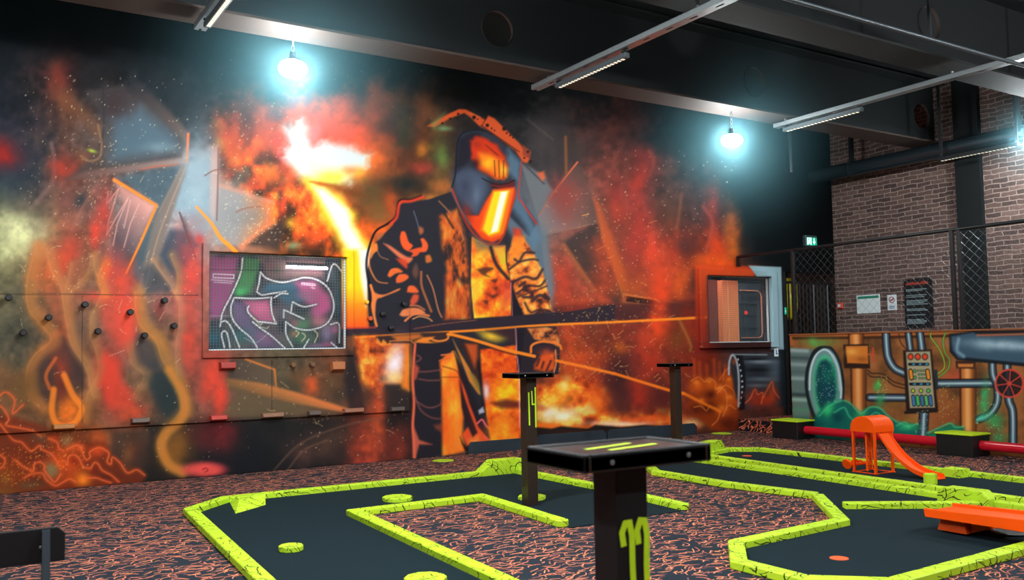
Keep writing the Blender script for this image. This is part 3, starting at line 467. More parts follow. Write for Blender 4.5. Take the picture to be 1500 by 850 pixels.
    P([(110, 50), (200, 100), (290, 110), (290, 140), (150, 140)], (110, 92, 96), .8, 6); B(180, 150, 40, 30, (244, 170, 60), .8)
    for p in ([(140, 240), (190, 228), (230, 235), (190, 262), (210, 280), (170, 268)], [(190, 370), (220, 380), (255, 372), (230, 395)], [(215, 300), (250, 290), (240, 312)], [(170, 410), (200, 408), (195, 430)], [(230, 340), (250, 335), (245, 352)]): F(p, (84, 48, 40), .85, 2)
    B(130, 360, 24, 80, (248, 196, 60), .8); B(300, 400, 30, 90, (222, 70, 70), .6)
    P([(225, 120), (290, 115), (300, 200), (270, 215)], (240, 176, 60), .95, 3, grad=((250, 130), (285, 205), (226, 206, 60))); S([(215, 120), (245, 210), (310, 290)], 5, (58, 40, 44), .95, 1.5); S([(300, 80), (302, 200), (325, 310), (330, 490)], 2.2, (50, 34, 42), .95, 1); S([(325, 310), (332, 490)], 1.2, (236, 150, 170), .8, .8)
    S([(108, 60), (105, 320), (122, 510)], 2, (54, 30, 34), .9, 1); S([(116, 110), (112, 300), (126, 500)], 1, (244, 190, 140), .7, .8)
    P([(330, 310), (355, 380), (390, 470), (385, 490), (335, 492)], (34, 30, 40), 1, 1.5)
    P([(310, 150), (330, 80), (360, 20), (385, 60), (430, 120), (455, 165), (495, 240), (520, 330), (535, 400), (550, 470), (400, 485), (360, 400), (330, 310), (310, 230)], (0, 0, 0), 1, 2, nz=.3, tex=(10, 9, 61, [(.25, (70, 42, 40)), (.38, (150, 74, 44)), (.48, (226, 122, 52)), (.62, (244, 160, 66)), (.8, (250, 196, 96))]))
    P([(335, 15), (380, 20), (385, 70), (340, 90)], (206, 60, 44), .85, 4); P([(340, 60), (400, 60), (395, 130), (330, 200), (310, 190)], (248, 150, 46), .8, 4)
    for p, w in (([(345, 185), (370, 195), (400, 150), (450, 150)], 3.5), ([(315, 240), (370, 200), (440, 185), (470, 190)], 3), ([(335, 310), (400, 280), (460, 290), (495, 240)], 4), ([(355, 370), (420, 330), (480, 330), (510, 300)], 3), ([(360, 390), (440, 360), (520, 330)], 2), ([(440, 410), (480, 380), (530, 400)], 5), ([(400, 420), (430, 470), (470, 460)], 3), ([(460, 480), (500, 460), (545, 470)], 4), ([(370, 330), (400, 310)], 4), ([(390, 390), (440, 390)], 4)): S(p, w, (66, 44, 48), .9, 1.5)
    S([(545, 395), (530, 430), (550, 470)], 2, (180, 110, 70), .8, 1)
    # the long beam and the rod
    T(500, 400, 2.8325)
    P([(0, 232), (150, 228), (420, 200), (700, 180), (940, 160), (1133, 130), (1133, 195), (800, 218), (400, 245), (60, 262), (0, 262)], (52, 42, 52), .97, 1.5)
    S([(60, 268), (300, 254), (560, 238), (820, 218), (1133, 204)], 3.4, (246, 152, 48), 1, 1); S([(1133, 204), (1510, 184)], 3.4, (248, 150, 44), 1, 1, 4); S([(300, 232), (420, 212), (560, 196)], 1.2, (206, 120, 80), .6, 1)
    S([(0, 230), (140, 226)], 2.5, (200, 60, 60), .7, 1.5)
    # upper body below the beam
    T(500, 450, 3.696)
    P([(70, 160), (180, 155), (370, 190), (365, 450), (240, 420), (200, 470), (90, 400)], (0, 0, 0), .9, 7, nz=.5, tex=(14, 16, 71, [(.25, (110, 50, 30)), (.42, (206, 84, 40)), (.56, (238, 128, 44)), (.72, (250, 190, 80))]))
    B(290, 300, 60, 110, (255, 240, 246), 1, .2, .2); B(290, 390, 60, 40, (250, 226, 150), .8); P([(345, 200), (368, 200), (366, 450), (330, 430)], (244, 150, 48), .9, 5)
    P([(235, 420), (320, 418), (330, 480), (365, 470), (368, 560), (250, 570), (230, 500)], (52, 44, 42), .9, 4); B(200, 520, 40, 80, (206, 84, 52), .8); P([(40, 250), (75, 270), (100, 400), (120, 540), (60, 560), (30, 400)], (48, 40, 42), .85, 6); S([(75, 290), (100, 410)], 2, (120, 60, 44), .8, 1.2)
    P([(185, 160), (300, 150), (420, 140), (580, 135), (570, 190), (510, 200), (440, 195), (390, 196), (270, 195), (240, 210), (215, 200), (190, 195)], (64, 44, 44), 1, 1.5); 
    P([(270, 155), (420, 145), (440, 165), (380, 180), (300, 185)], (214, 126, 56), .9, 4); P([(390, 190), (440, 165), (505, 160), (470, 185), (550, 200), (500, 205), (440, 196)], (240, 150, 52), .95, 1.5); P([(190, 165), (215, 195), (225, 175), (250, 200), (260, 190), (275, 205), (215, 212), (185, 195)], (244, 158, 60), .9, 1.5); S([(480, 170), (520, 185), (570, 175), (580, 145)], 3, (238, 150, 60), .95, 1); S([(260, 185), (360, 180), (390, 196)], 1.5, (230, 150, 80), .8, 1)
    # legs
    P([(385, 200), (600, 190), (620, 260), (720, 480), (790, 620), (810, 740), (700, 772), (390, 822)], (40, 36, 44), 1, 1.5)
    P([(530, 300), (560, 260), (610, 240), (640, 300), (640, 420), (660, 600), (650, 700), (670, 780), (545, 810), (540, 400)], (236, 92, 34), 1, 3, tex=(20, 40, 80, [(.2, (226, 66, 30)), (.45, (240, 92, 36)), (.6, (246, 122, 40)), (.8, (250, 180, 60))]))
    P([(600, 640), (640, 600), (660, 720), (665, 780), (600, 790)], (248, 160, 56), .8, 9); S([(545, 320), (620, 345), (640, 380)], 1.5, (130, 50, 26), .7, 1); S([(540, 380), (635, 380)], 1.2, (130, 50, 26), .6, 1); S([(540, 260), (590, 255), (600, 240)], 2, (236, 140, 80), .9, 1); S([(530, 290), (580, 278)], 2, (230, 120, 60), .9, 1)
    S([(398, 200), (390, 300), (385, 400), (392, 520), (385, 640), (390, 720), (395, 820)], 3.6, (240, 116, 80), .95, 1.4); P([(392, 300), (420, 330), (405, 390), (388, 400)], (214, 96, 70), .8, 3); P([(388, 640), (420, 720), (490, 745), (420, 745), (400, 820), (385, 820)], (222, 110, 84), .85, 2.5)
    for p in ([(395, 480), (430, 560), (490, 600), (548, 605)], [(400, 510), (470, 545), (530, 530), (545, 500)], [(400, 300), (430, 280), (410, 260)], [(415, 350), (460, 350), (540, 340)], [(420, 390), (470, 398), (530, 396)]): S(p, 2.2, (150, 90, 80), .7, 1.5)
    P([(500, 640), (545, 630), (545, 680), (510, 660)], (180, 86, 56), .6, 4)
    P([(640, 380), (665, 420), (690, 520), (740, 640), (790, 700), (800, 755), (690, 775), (650, 690), (690, 640)], (238, 84, 46), .95, 2.5); P([(645, 430), (690, 560), (735, 680), (710, 705), (680, 640), (650, 540)], (46, 30, 36), .95, 2); P([(690, 720), (740, 700), (750, 760), (700, 772)], (248, 176, 70), .8, 6); P([(640, 700), (660, 740), (695, 772), (670, 785), (650, 740)], (50, 26, 30), .9, 1.5)
    P([(610, 250), (640, 300), (700, 470), (750, 600), (730, 620), (690, 500), (640, 380)], (40, 30, 36), .95, 2); P([(600, 170), (625, 220), (690, 330), (760, 480), (740, 470), (690, 400), (640, 270)], (222, 150, 60), .95, 1.5); P([(690, 350), (745, 380), (762, 490), (720, 430)], (150, 120, 56), .85, 3)
    P([(640, 190), (740, 200), (745, 300), (770, 460), (700, 330)], (66, 38, 36), .95, 2); P([(670, 200), (735, 200), (735, 270), (720, 330)], (206, 92, 40), .9, 4); P([(735, 290), (750, 300), (775, 520), (800, 620), (760, 560)], (30, 22, 26), .9, 2)
    P([(740, 560), (765, 540), (775, 570), (745, 580)], (196, 200, 220), .9, 2); P([(735, 630), (780, 590), (800, 680), (800, 720), (740, 650)], (60, 30, 40), .9, 1.5); S([(735, 630), (760, 610), (780, 640), (800, 660)], 2.5, (240, 110, 140), .9, 1); S([(770, 700), (800, 720)], 2.5, (240, 90, 110), .9, 1)
    # lit panel between the legs and the right hand
    P([(750, 230), (990, 200), (990, 470), (960, 780), (810, 755), (780, 560), (755, 330)], (0, 0, 0), 1, 2, tex=(16, 15, 95, [(.22, (190, 52, 24)), (.38, (232, 82, 32)), (.52, (246, 122, 36)), (.64, (250, 166, 44)), (.8, (252, 226, 60))]))
    T(500, 400, 2.8325)
    B(690, 490, 60, 50, (252, 206, 40), .95, 0, .6); B(660, 640, 60, 60, (250, 170, 44), .8); B(600, 480, 14, 40, (236, 214, 220), .9); P([(620, 540), (680, 525), (740, 535), (740, 560), (660, 562)], (96, 40, 36), .85, 4); B(620, 260, 40, 20, (250, 210, 70), .9, .3); P([(560, 245), (640, 240), (690, 270), (640, 285), (590, 270)], (230, 190, 60), .6, 6); P([(600, 240), (720, 230), (722, 300), (680, 270)], (66, 40, 44), .8, 4)
    P([(722, 228), (760, 226), (775, 300), (740, 420), (728, 400)], (36, 30, 38), 1, 1.5); S([(722, 228), (726, 330), (734, 410), (738, 640)], 1.4, (246, 170, 190), .8, .8)
    P([(760, 226), (890, 222), (910, 300), (890, 415), (740, 418)], (48, 40, 48), 1, 1.5)
    P([(770, 230), (850, 225), (890, 235), (905, 280), (905, 310), (870, 290), (800, 275)], (0, 0, 0), .9, 2, tex=(9, 8, 99, [(.3, (70, 46, 44)), (.45, (190, 104, 52)), (.6, (240, 154, 76)), (.8, (246, 180, 100))]))
    S([(785, 330), (790, 300), (830, 285), (880, 290), (905, 300), (910, 315)], 3.4, (236, 140, 56), 1, 1); B(850, 330, 40, 22, (190, 80, 60), .8); P([(800, 380), (830, 340), (885, 330), (885, 400), (850, 412), (800, 400)], (236, 96, 40), .9, 4)
    for p in ([(830, 395), (838, 370)], [(850, 405), (868, 365)], [(810, 385), (820, 360)]): S(p, 3.2, (74, 40, 44), .85, 1.5)
    S([(887, 320), (890, 370), (880, 415)], 1.6, (244, 170, 110), .9, 1)
    S([(455, 256), (560, 282), (680, 318), (800, 346)], 4.6, (244, 152, 50), 1, 1); S([(455, 264), (560, 292), (680, 330), (795, 356)], 2, (60, 34, 34), .8, 1)
    S([(890, 364), (1000, 388), (1133, 418)], 4.2, (246, 140, 46), 1, 1.2); S([(1133, 418), (1350, 484), (1420, 500)], 4.2, (244, 132, 40), 1, 1.2); S([(1420, 500), (1500, 540), (1570, 575)], 4.2, (240, 130, 36), .9, 1.6)
    S([(440, 255), (455, 256)], 4, (244, 152, 50), 1, 1)
    # ---- frame of the right window: fire on the left, pale grey on the right
    T(0, 0, 1)
    P([(1018, 388), (1110, 390), (1104, 405), (1034, 405), (1034, 503), (1018, 514)], (214, 76, 36), .9, 3, grad=((1060, 400), (1024, 480), (150, 46, 32)))
    P([(1018, 500), (1140, 498), (1140, 515), (1018, 517)], (58, 32, 30), .9, 3, grad=((1060, 505), (1030, 505), (130, 40, 30))); P([(1096, 389), (1144, 391), (1148, 512), (1129, 512), (1129, 405), (1108, 405)], (160, 188, 196), 1, 1.5)
    # ---- spatter
    T(0, 0, 1)
    for n, b, c, sd in ((420, (30, 110, 290, 460), (220, 208, 170), 1), (120, (120, 180, 170, 420), (226, 200, 150), 7), (260, (300, 150, 470, 360), (232, 214, 176), 2), (120, (330, 285, 430, 356), (240, 220, 180), 8), (110, (0, 560, 330, 690), (210, 196, 170), 3), (140, (330, 520, 600, 670), (216, 190, 160), 4), (320, (800, 280, 960, 560), (236, 190, 140), 5), (160, (880, 220, 1080, 420), (214, 180, 150), 6), (140, (820, 420, 900, 560), (240, 190, 110), 9), (120, (940, 330, 1030, 640), (210, 150, 110), 10), (60, (300, 80, 640, 180), (140, 130, 110), 11)):
        A.dots(n, *b, c, sd)
    A.sparks(34, 830, 440, 1010, 570, (244, 200, 120), 21, 9); A.sparks(14, 30, 180, 280, 560, (220, 190, 150), 22, 12); A.sparks(10, 860, 300, 1000, 450, (230, 160, 90), 23, 12); A.sparks(8, 330, 520, 600, 640, (230, 190, 140), 24, 12); A.sparks(6, 60, 430, 290, 600, (230, 190, 150), 25, 16)
    # sheet seams
    for p in ([(0, 431), (290, 433)],): S(p, 1, (40, 34, 34), .7, .8)
    for p in ([(600, 467), (600, 604)], [(398, 528), (398, 600)], [(120, 434), (120, 620)]): S(p, .9, (34, 28, 28), .6, .8)
    c = np.clip(A.c, 0, 255); g = c.mean(1, keepdims=True); c = np.clip(g + 1.07 * (c - g), 0, 255); c[:, 1] *= 1 - .1 * sm(150, 235, c[:, 0]) * sm(130, 60, c[:, 2]) * sm(190, 140, c[:, 1])
    d = np.clip(c[:, 0] - c[:, 1] - 90, 0, 255); c[:, 1] += .2 * d; c[:, 2] -= .25 * np.clip(c[:, 2] - .8 * c[:, 1], 0, 60) * (d > 0)
    return 255 * (np.clip(c, 0, 255) / 255) ** 1.07
def machine_mural(x, y):
    A = Paint(x, y, (150, 92, 46)); T, B, P, S = A.T, A.B, A.P, A.S
    T(1140, 470, 4.167)
    rust = [(.2, (84, 56, 34)), (.42, (118, 76, 42)), (.58, (144, 90, 48)), (.8, (166, 104, 60))]
    P([(-100, 0), (4000, 0), (4000, 1500), (-100, 1500)], (0, 0, 0), 1, 2, tex=(26, 22, 7, rust))
    B(1080, 330, 90, 60, (206, 84, 56), .7); B(1060, 560, 120, 110, (150, 74, 40), .6); B(830, 620, 70, 50, (160, 130, 50), .6); B(700, 480, 80, 60, (130, 110, 50), .5); B(1300, 480, 70, 160, (70, 96, 66), .5)
    P([(60, 86), (430, 80), (1500, 55), (1500, 82), (430, 102), (95, 104), (95, 150), (70, 152)], (178, 100, 52), .9, 2); S([(90, 106), (430, 103), (1040, 92), (1500, 80)], 4, (60, 34, 22), .9, 1.5)
    blue = ((44, 58, 72), (120, 152, 174), (20, 24, 32))
    def pipe(pts, w):
        S(pts, w + 3.2, (22, 20, 26), .95, 1.2); S(pts, w, (48, 64, 76), 1, 1.2); S(pts, w * .6, (96, 122, 136), .9, 2.2); S(pts, w * .22, (190, 214, 222), .95, 1.5)
    # left drum with the green ring
    P([(70, 165), (210, 175), (190, 620), (90, 610)], (96, 120, 118), 1, 2)
    for yy, c in ((180, (170, 190, 190)), (225, (60, 76, 78)), (265, (150, 172, 172)), (310, (84, 104, 104)), (350, (160, 182, 180)), (400, (96, 120, 116)), (450, (40, 54, 56)), (480, (160, 190, 180)), (540, (84, 140, 110)), (590, (64, 110, 90))): S([(80, yy), (175, yy + 4)], 5, c, .8, 3)
    B(270, 130, 120, 30, (90, 150, 70), .7); B(215, 130, 30, 30, (90, 190, 90), .6)
    P([(282, 152), (330, 165), (375, 240), (402, 360), (400, 470), (390, 600), (300, 640), (215, 600), (165, 440), (165, 310), (200, 200), (240, 160)], (26, 34, 40), 1, 1.5, curve=True)
    P([(275, 166), (320, 180), (365, 255), (385, 370), (385, 500), (330, 630), (240, 600), (185, 440), (185, 310), (215, 220)], (110, 150, 150), 1, 2, curve=True)
    S([(190, 420), (195, 310), (225, 215), (275, 176), (320, 200), (360, 280), (382, 400), (380, 470)], 2.6, (210, 232, 236), .9, 1.4); S([(330, 210), (365, 300), (375, 420)], 4, (180, 206, 210), .7, 2)
    P([(278, 206), (315, 225), (345, 300), (358, 400), (350, 520), (300, 600), (240, 560), (215, 430), (215, 320), (240, 240)], (78, 190, 140), 1, 3, curve=True)
    P([(290, 235), (325, 270), (345, 350), (350, 440), (330, 510), (280, 560), (240, 500), (228, 400), (232, 310), (255, 250)], (16, 70, 78), 1, 4, curve=True)
    B(290, 330, 40, 60, (20, 110, 96), .7); B(310, 440, 40, 60, (14, 60, 90), .7); B(330, 300, 20, 50, (20, 130, 100), .6)
    A.dots(90, 1195, 535, 1225, 590, (180, 240, 210), 5, (.4, .8)); 
    # pillar with the box
    def pillar(x0, x1, y0, y1):
        P([(x0, y0), (x1, y0), (x1 + (y1 - y0) * .01, y1), (x0 + (y1 - y0) * .01, y1)], (40, 26, 22), .95, 2); a = x0 + (x1 - x0) * .1; b = x0 + (x1 - x0) * .92
        P([(a, y0), (b, y0), (b + (y1 - y0) * .01, y1), (a + (y1 - y0) * .01, y1)], (196, 112, 50), 1, 2); S([((a * .55 + b * .45), y0 + 4), ((a * .55 + b * .45) + 4, y1 - 4)], (b - a) * .09, (236, 170, 104), .85, 3); S([(b - 6, y0 + 4), (b - 4, y1)], 4, (96, 54, 28), .8, 3)
    pillar(425, 520, 70, 150); pillar(440, 535, 290, 640)
    P([(395, 145), (550, 142), (560, 290), (400, 290)], (46, 30, 24), 1, 1.5); P([(410, 155), (545, 152), (548, 262), (420, 258)], (206, 118, 44), 1, 1.5); B(450, 190, 40, 26, (244, 178, 84), .8, 0, .2); B(510, 235, 40, 20, (150, 80, 30), .7, 0, .2)
    S([(550, 205), (582, 205)], 2.4, (190, 84, 50), 1, 1); S([(577, 165), (579, 210), (582, 248)], 2.2, (206, 72, 50), 1, 1)
    for d in (0, 22): S([(545, 300 + d), (570, 320 + d), (640, 325 + d), (700, 370 + d), (770, 392 + d)], 1.8, (56, 36, 28), .95, 1)
    pipe([(653, 20), (660, 160), (672, 230), (710, 290), (770, 320)], 9.5); pipe([(556, 468), (790, 470)], 9); pipe([(784, 10), (805, 180)], 7.5); pipe([(856, 10), (876, 180)], 9); S([(735, 80), (745, 130), (780, 175)], 1.6, (60, 34, 26), .9, 1)
    for p, c in (([(938, 20), (935, 65), (930, 100), (980, 170), (1010, 240), (1010, 290), (970, 325)], (150, 200, 60)), ([(1026, 20), (1022, 65), (1005, 120), (1015, 190), (1045, 240), (1030, 300), (975, 345)], (110, 190, 70))): S(p, 2.6, (40, 40, 24), .8, 1); S(p, 1.5, c, 1, .9)
    pillar(1105, 1205, 290, 690); P([(1080, 245), (1205, 245), (1200, 292), (1085, 290)], (60, 36, 26), 1, 1.5); P([(1095, 262), (1190, 262), (1188, 282), (1098, 282)], (206, 122, 60), 1, 1.5)
    pipe([(975, 383), (1330, 380)], 10.5); P([(950, 300), (970, 300), (975, 420), (955, 420)], (40, 50, 62), 1, 1.5)
    pipe([(1305, 255), (1310, 330), (1335, 400), (1335, 500), (1290, 570), (1225, 600)], 9); pipe([(1395, 255), (1405, 470), (1430, 560), (1432, 760)], 10)
    pipe([(890, 545), (880, 730)], 12)
    # big upper pipe
    P([(1040, 80), (1190, 62), (1900, 50), (1900, 330), (1500, 275), (1090, 240), (1045, 190)], (20, 26, 34), 1, 2); P([(1055, 95), (1190, 70), (1230, 92), (1900, 80), (1900, 300), (1480, 258), (1100, 228), (1062, 180)], (60, 86, 104), 1, 2.5)
    B(1400, 150, 260, 30, (172, 200, 214), .9, .05, .3); B(1250, 150, 60, 40, (150, 180, 192), .7); S([(1100, 110), (1090, 180), (1130, 215)], 4, (150, 186, 206), .7, 3); S([(1150, 232), (1500, 268)], 4, (20, 26, 34), .8, 2); S([(1215, 88), (1900, 70)], 3, (190, 110, 76), .9, 2)
    # console
    P([(760, 180), (935, 175), (975, 545), (780, 555)], (38, 26, 24), 1, 2); P([(778, 190), (925, 186), (955, 530), (802, 533)], (168, 160, 128), 1, 1.5)
    S([(775, 560), (965, 550)], 4, (30, 26, 28), 1, 1.5)
    for cx, cy in ((806, 219), (850, 219), (894, 219)): B(cx, cy, 20, 22, (20, 14, 14), 1, 0, 0, 3); B(cx, cy, 15, 17, (226, 70, 34), 1, 0, 0, 3)
    for yy, x0, x1 in ((265, 800, 912), (386, 806, 922)): S([(x0, yy), (x1, yy)], 4.4, (24, 30, 36), 1, .8); [B(x0 + 25 + k * 40, yy, 11, 6, (60, 150, 190), 1, 0, 0, 2) for k in range(3)]
    for cx in (808, 912): S([(cx - 2, 305), (cx + 4, 350)], 6.5, (24, 18, 14), 1, .8); S([(cx - 2, 307), (cx + 4, 348)], 4.4, (232, 140, 40), 1, .8)
    for cx, cy in ((832, 307), (833, 346)): B(cx, cy, 11, 13, (24, 30, 24), 1, 0, 0, 3); B(cx, cy, 8, 9, (90, 160, 100), 1, 0, 0, 3)
    for a in range(3):
        for b in range(3): B(853 + 18 * a + 4 * b, 304 + 23 * b, 8, 8, (24, 28, 24), 1, 0, 0, 3); B(853 + 18 * a + 4 * b, 304 + 23 * b, 5, 5, (110, 170, 120), 1, 0, 0, 3)
    for cx, c in ((821, (186, 206, 60)), (870, (176, 200, 60)), (915, (80, 190, 90))): B(cx, 427, 14, 15, (20, 20, 18), 1, 0, 0, 3); B(cx, 427, 10, 11, c, 1, 0, 0, 3)
    for k, c in enumerate(((60, 130, 180), (70, 190, 110), (60, 120, 170), (90, 190, 110), (60, 120, 180))): S([(822 + 26 * k, 462), (828 + 26 * k, 512)], 5.6, (20, 22, 24), 1, .8); S([(822 + 26 * k, 464), (828 + 26 * k, 510)], 3.8, c, 1, .8)
    # red hand wheel
    th = [2 * math.pi * k / 24 for k in range(25)]; ring = [(1410 + 84 * math.cos(a), 382 + 84 * math.sin(a)) for a in th]
    P(ring, (30, 24, 28), .85, 1.5); S(ring, 2.6, (206, 70, 54), 1, .9)
    for k in range(7): a = 2 * math.pi * k / 7 + .3; S([(1410, 382), (1410 + 82 * math.cos(a), 382 + 82 * math.sin(a))], 1.6, (206, 70, 54), 1, .9)
    B(1410, 382, 14, 14, (206, 70, 54), 1, 0, 0, 3)
    # green ooze along the bottom
    P([(250, 560), (300, 510), (390, 485), (440, 500), (500, 560), (560, 525), (620, 530), (670, 580), (730, 620), (860, 630), (860, 740), (180, 720), (180, 640)], (14, 108, 96), .95, 4, nz=.3); P([(910, 690), (990, 650), (1050, 625), (1130, 650), (1135, 720), (910, 720)], (20, 120, 90), .95, 4, nz=.3)
    B(310, 540, 34, 46, (60, 220, 130), .95, .3, .4); B(520, 570, 46, 30, (90, 200, 110), .8, 0, .5); B(360, 580, 40, 40, (8, 60, 70), .8); B(590, 590, 60, 40, (10, 74, 76), .85); B(800, 650, 70, 24, (60, 200, 120), .8); B(670, 650, 60, 26, (14, 90, 80), .8); B(1010, 680, 40, 20, (50, 180, 110), .7); B(230, 640, 50, 40, (16, 90, 84), .8); B(600, 380, 26, 40, (60, 190, 90), .8, 0, .8); B(625, 480, 30, 50, (60, 170, 100), .7); B(1265, 480, 30, 90, (60, 180, 110), .75, 0, .8); B(1320, 620, 40, 90, (50, 170, 100), .7, -.4, .8); B(1250, 590, 40, 20, (70, 200, 170), .8); B(1350, 720, 60, 30, (50, 150, 90), .7)
    for l in ([(250, 580), (310, 520), (390, 488), (440, 505), (500, 565), (560, 528), (620, 534), (675, 585), (735, 622), (800, 650)], [(340, 560), (400, 530), (430, 580), (470, 620)], [(540, 600), (600, 560), (660, 620), (700, 660)], [(720, 640), (770, 620), (800, 640), (850, 630)], [(910, 685), (990, 648), (1050, 625), (1080, 650), (1130, 645)]): S(l, 1.6, (80, 220, 150), .8, 2.2)
    A.dots(60, 1375, 560, 1400, 620, (190, 220, 120), 6, (.4, .9)); A.dots(50, 1285, 550, 1300, 580, (190, 220, 120), 7, (.4, .8)); A.dots(60, 1430, 570, 1470, 645, (150, 230, 160), 8, (.4, .9)); A.dots(60, 1340, 600, 1360, 640, (190, 230, 200), 9, (.4, .7))
    for k in range(4): S([(1205 + 4 * k, 600), (1206 + 4 * k, 626)], .8, (150, 240, 190), .6, .7)
    return np.clip(A.c, 0, 255)

def graffiti(x, y):
    A = Paint(x, y, (52, 56, 62)); T, B, P, S = A.T, A.B, A.P, A.S
    T(280, 340, 4.25)
    A.P([(0, 0), (1105, 0), (1105, 850), (0, 850)], (0, 0, 0), 1, 2, tex=(22, 20, 3, [(.3, (36, 44, 52)), (.5, (66, 62, 66)), (.7, (92, 84, 78))]))
    P([(115, 150), (290, 160), (250, 420), (190, 520), (115, 540)], (170, 66, 124), .95, 6, nz=.4); P([(320, 160), (430, 170), (370, 380), (280, 395), (270, 360)], (56, 140, 66), 1, 5, nz=.3); B(310, 370, 44, 26, (60, 210, 96), .9); B(200, 240, 50, 40, (196, 84, 140), .6)
    P([(430, 170), (830, 180), (820, 280), (600, 290), (470, 280)], (120, 84, 80), .9, 6, nz=.5); B(540, 230, 50, 40, (90, 84, 66), .8); B(760, 230, 70, 30, (150, 84, 92), .8)
    P([(470, 320), (640, 310), (720, 420), (600, 460), (520, 380), (430, 370)], (44, 104, 132), .95, 6, nz=.4); P([(640, 310), (760, 300), (860, 400), (860, 480), (780, 560), (730, 480), (690, 400)], (198, 80, 138), 1, 7, nz=.4); B(820, 450, 50, 70, (224, 70, 140), .9); B(800, 560, 60, 40, (214, 110, 120), .8); B(700, 390, 60, 40, (170, 110, 150), .7); B(700, 470, 50, 30, (44, 60, 62), .8)
    P([(320, 420), (480, 420), (520, 560), (420, 560), (360, 500)], (206, 84, 130), .95, 6, nz=.3); B(430, 470, 60, 40, (236, 96, 140), .85)
    P([(250, 420), (330, 440), (380, 570), (560, 720), (400, 725), (270, 560)], (110, 84, 130), .9, 7, nz=.3); B(440, 650, 80, 40, (150, 90, 130), .8); B(300, 640, 80, 60, (40, 110, 110), .8); B(130, 660, 60, 70, (30, 110, 130), .8); B(930, 400, 60, 160, (40, 92, 110), .85); B(880, 250, 40, 60, (70, 100, 110), .7)
    B(690, 570, 60, 60, (66, 150, 90), .9); B(690, 660, 90, 50, (70, 130, 84), .8); B(840, 640, 40, 70, (150, 120, 170), .8); B(780, 710, 100, 20, (150, 110, 150), .8); B(890, 610, 24, 30, (200, 80, 140), .9); B(640, 560, 40, 30, (170, 90, 90), .7); B(570, 500, 60, 60, (90, 84, 100), .7); B(640, 630, 24, 18, (206, 120, 60), .8); B(860, 700, 40, 16, (206, 70, 120), .8)
    W = (226, 232, 230)
    for p in ([(318, 165), (305, 260), (250, 390), (195, 500), (178, 590)], [(265, 410), (246, 470), (255, 540), (300, 600), (370, 660), (410, 720)], [(270, 410), (390, 415), (498, 408)], [(498, 408), (495, 450), (505, 520), (528, 572)], [(528, 572), (450, 562), (410, 556), (360, 510), (348, 480), (360, 460)], [(430, 600), (500, 650), (580, 722)], [(380, 560), (430, 600)],
              [(430, 250), (420, 320), (408, 372)], [(430, 252), (470, 290), (560, 314), (640, 300), (700, 285), (780, 298), (850, 350), (885, 440), (875, 520), (830, 580), (740, 610), (650, 600), (588, 560)], [(408, 374), (440, 392), (520, 380), (590, 370)], [(515, 410), (560, 384), (600, 386)], [(628, 436), (620, 500)], [(628, 436), (700, 466), (780, 450)], [(575, 485), (700, 542)], [(575, 485), (574, 535)], [(588, 560), (590, 640), (630, 715)], [(845, 305), (885, 200), (950, 265)], [(865, 576), (918, 574), (920, 690)], [(188, 560), (215, 556), (250, 600), (300, 720)], [(205, 720), (188, 640), (205, 618), (225, 640), (240, 720)], [(730, 670), (700, 720)], [(870, 690), (905, 720)]):
        S(p, 4.2, (40, 44, 50), .5, 2); S(p, 2.3, W, .97, .8)
    for p in ([(650, 615), (668, 630), (652, 652)], [(690, 630), (710, 650), (688, 680)], [(765, 615), (785, 640), (765, 690)]): S(p, 1.6, (226, 214, 150), .95, .9)
    S([(136, 262), (265, 268), (263, 290), (136, 285), (136, 262)], 1.4, W, .95, .8, curve=False); S([(125, 298), (262, 308)], 1, W, .9, .8); S([(138, 312), (252, 320)], 1, W, .9, .8); S([(690, 322), (765, 330)], 4, (246, 210, 226), .9, 1); S([(745, 345), (765, 352)], 2, (246, 210, 226), .9, 1)
    S([(380, 530), (400, 550), (392, 536), (420, 575), (440, 570), (430, 590), (470, 600), (480, 590)], 1.2, (206, 206, 150), .9, .8); S([(330, 660), (400, 690), (470, 640)], 1, (150, 200, 190), .7, .8)
    S([(115, 235), (830, 246)], 1, (30, 34, 38), .8, .8); S([(110, 524), (250, 524)], .9, (206, 210, 214), .6, .8)
    c = np.clip(A.c, 0, 255); g = c.mean(1, keepdims=True); return np.clip(g + .8 * (c - g) + 6, 0, 255)
# ---------------------------------------------------------------- materials
M = {}
M['dark'] = mat('dark_wall_paint', (4, 11, 14), .8, vary=.25, bscale=2)
M['ceiling'] = mat('ceiling_paint', (5, 11, 13), .9, vary=.3, bscale=2)
M['black'] = mat('black_steel', (18, 20, 22), .45)
M['post'] = mat('black_stained_wood', (46, 36, 31), .3, bump=.15, bscale=40, vary=.3)
M['board'] = mat('dark_blue_board', (34, 46, 54), .5, vary=.3, bscale=6)
M['galv'] = mat('galvanised_steel', (168, 176, 178), .35, .85, vary=.1, bscale=30)
M['flange'] = mat('beam_paint', (60, 47, 41), .7, vary=.12, bscale=5)
M['flange_dark'] = mat('dark_beam_paint', (26, 30, 30), .75, vary=.12, bscale=5)
M['felt'] = mat('dark_felt', (15, 33, 39), .95, vary=.16, bscale=240, bump=.1, spec=.15)
M['neon'] = strand_mat('neon_paint', (186, 222, 46), [(26, 34, 14), (22, 30, 14), (40, 52, 18)], [(5, .75, .022, 1.6, 3, .8, 1.2), (11, .7, .04, 3, 5, .55, 1.5), (17, .6, .06, 2, 8, .35, 1.8)], .55, (16, .665, (24, 34, 16)))
M['neonplain'] = mat('neon_brush_paint', (190, 226, 30), .5, vary=.15, bscale=40)
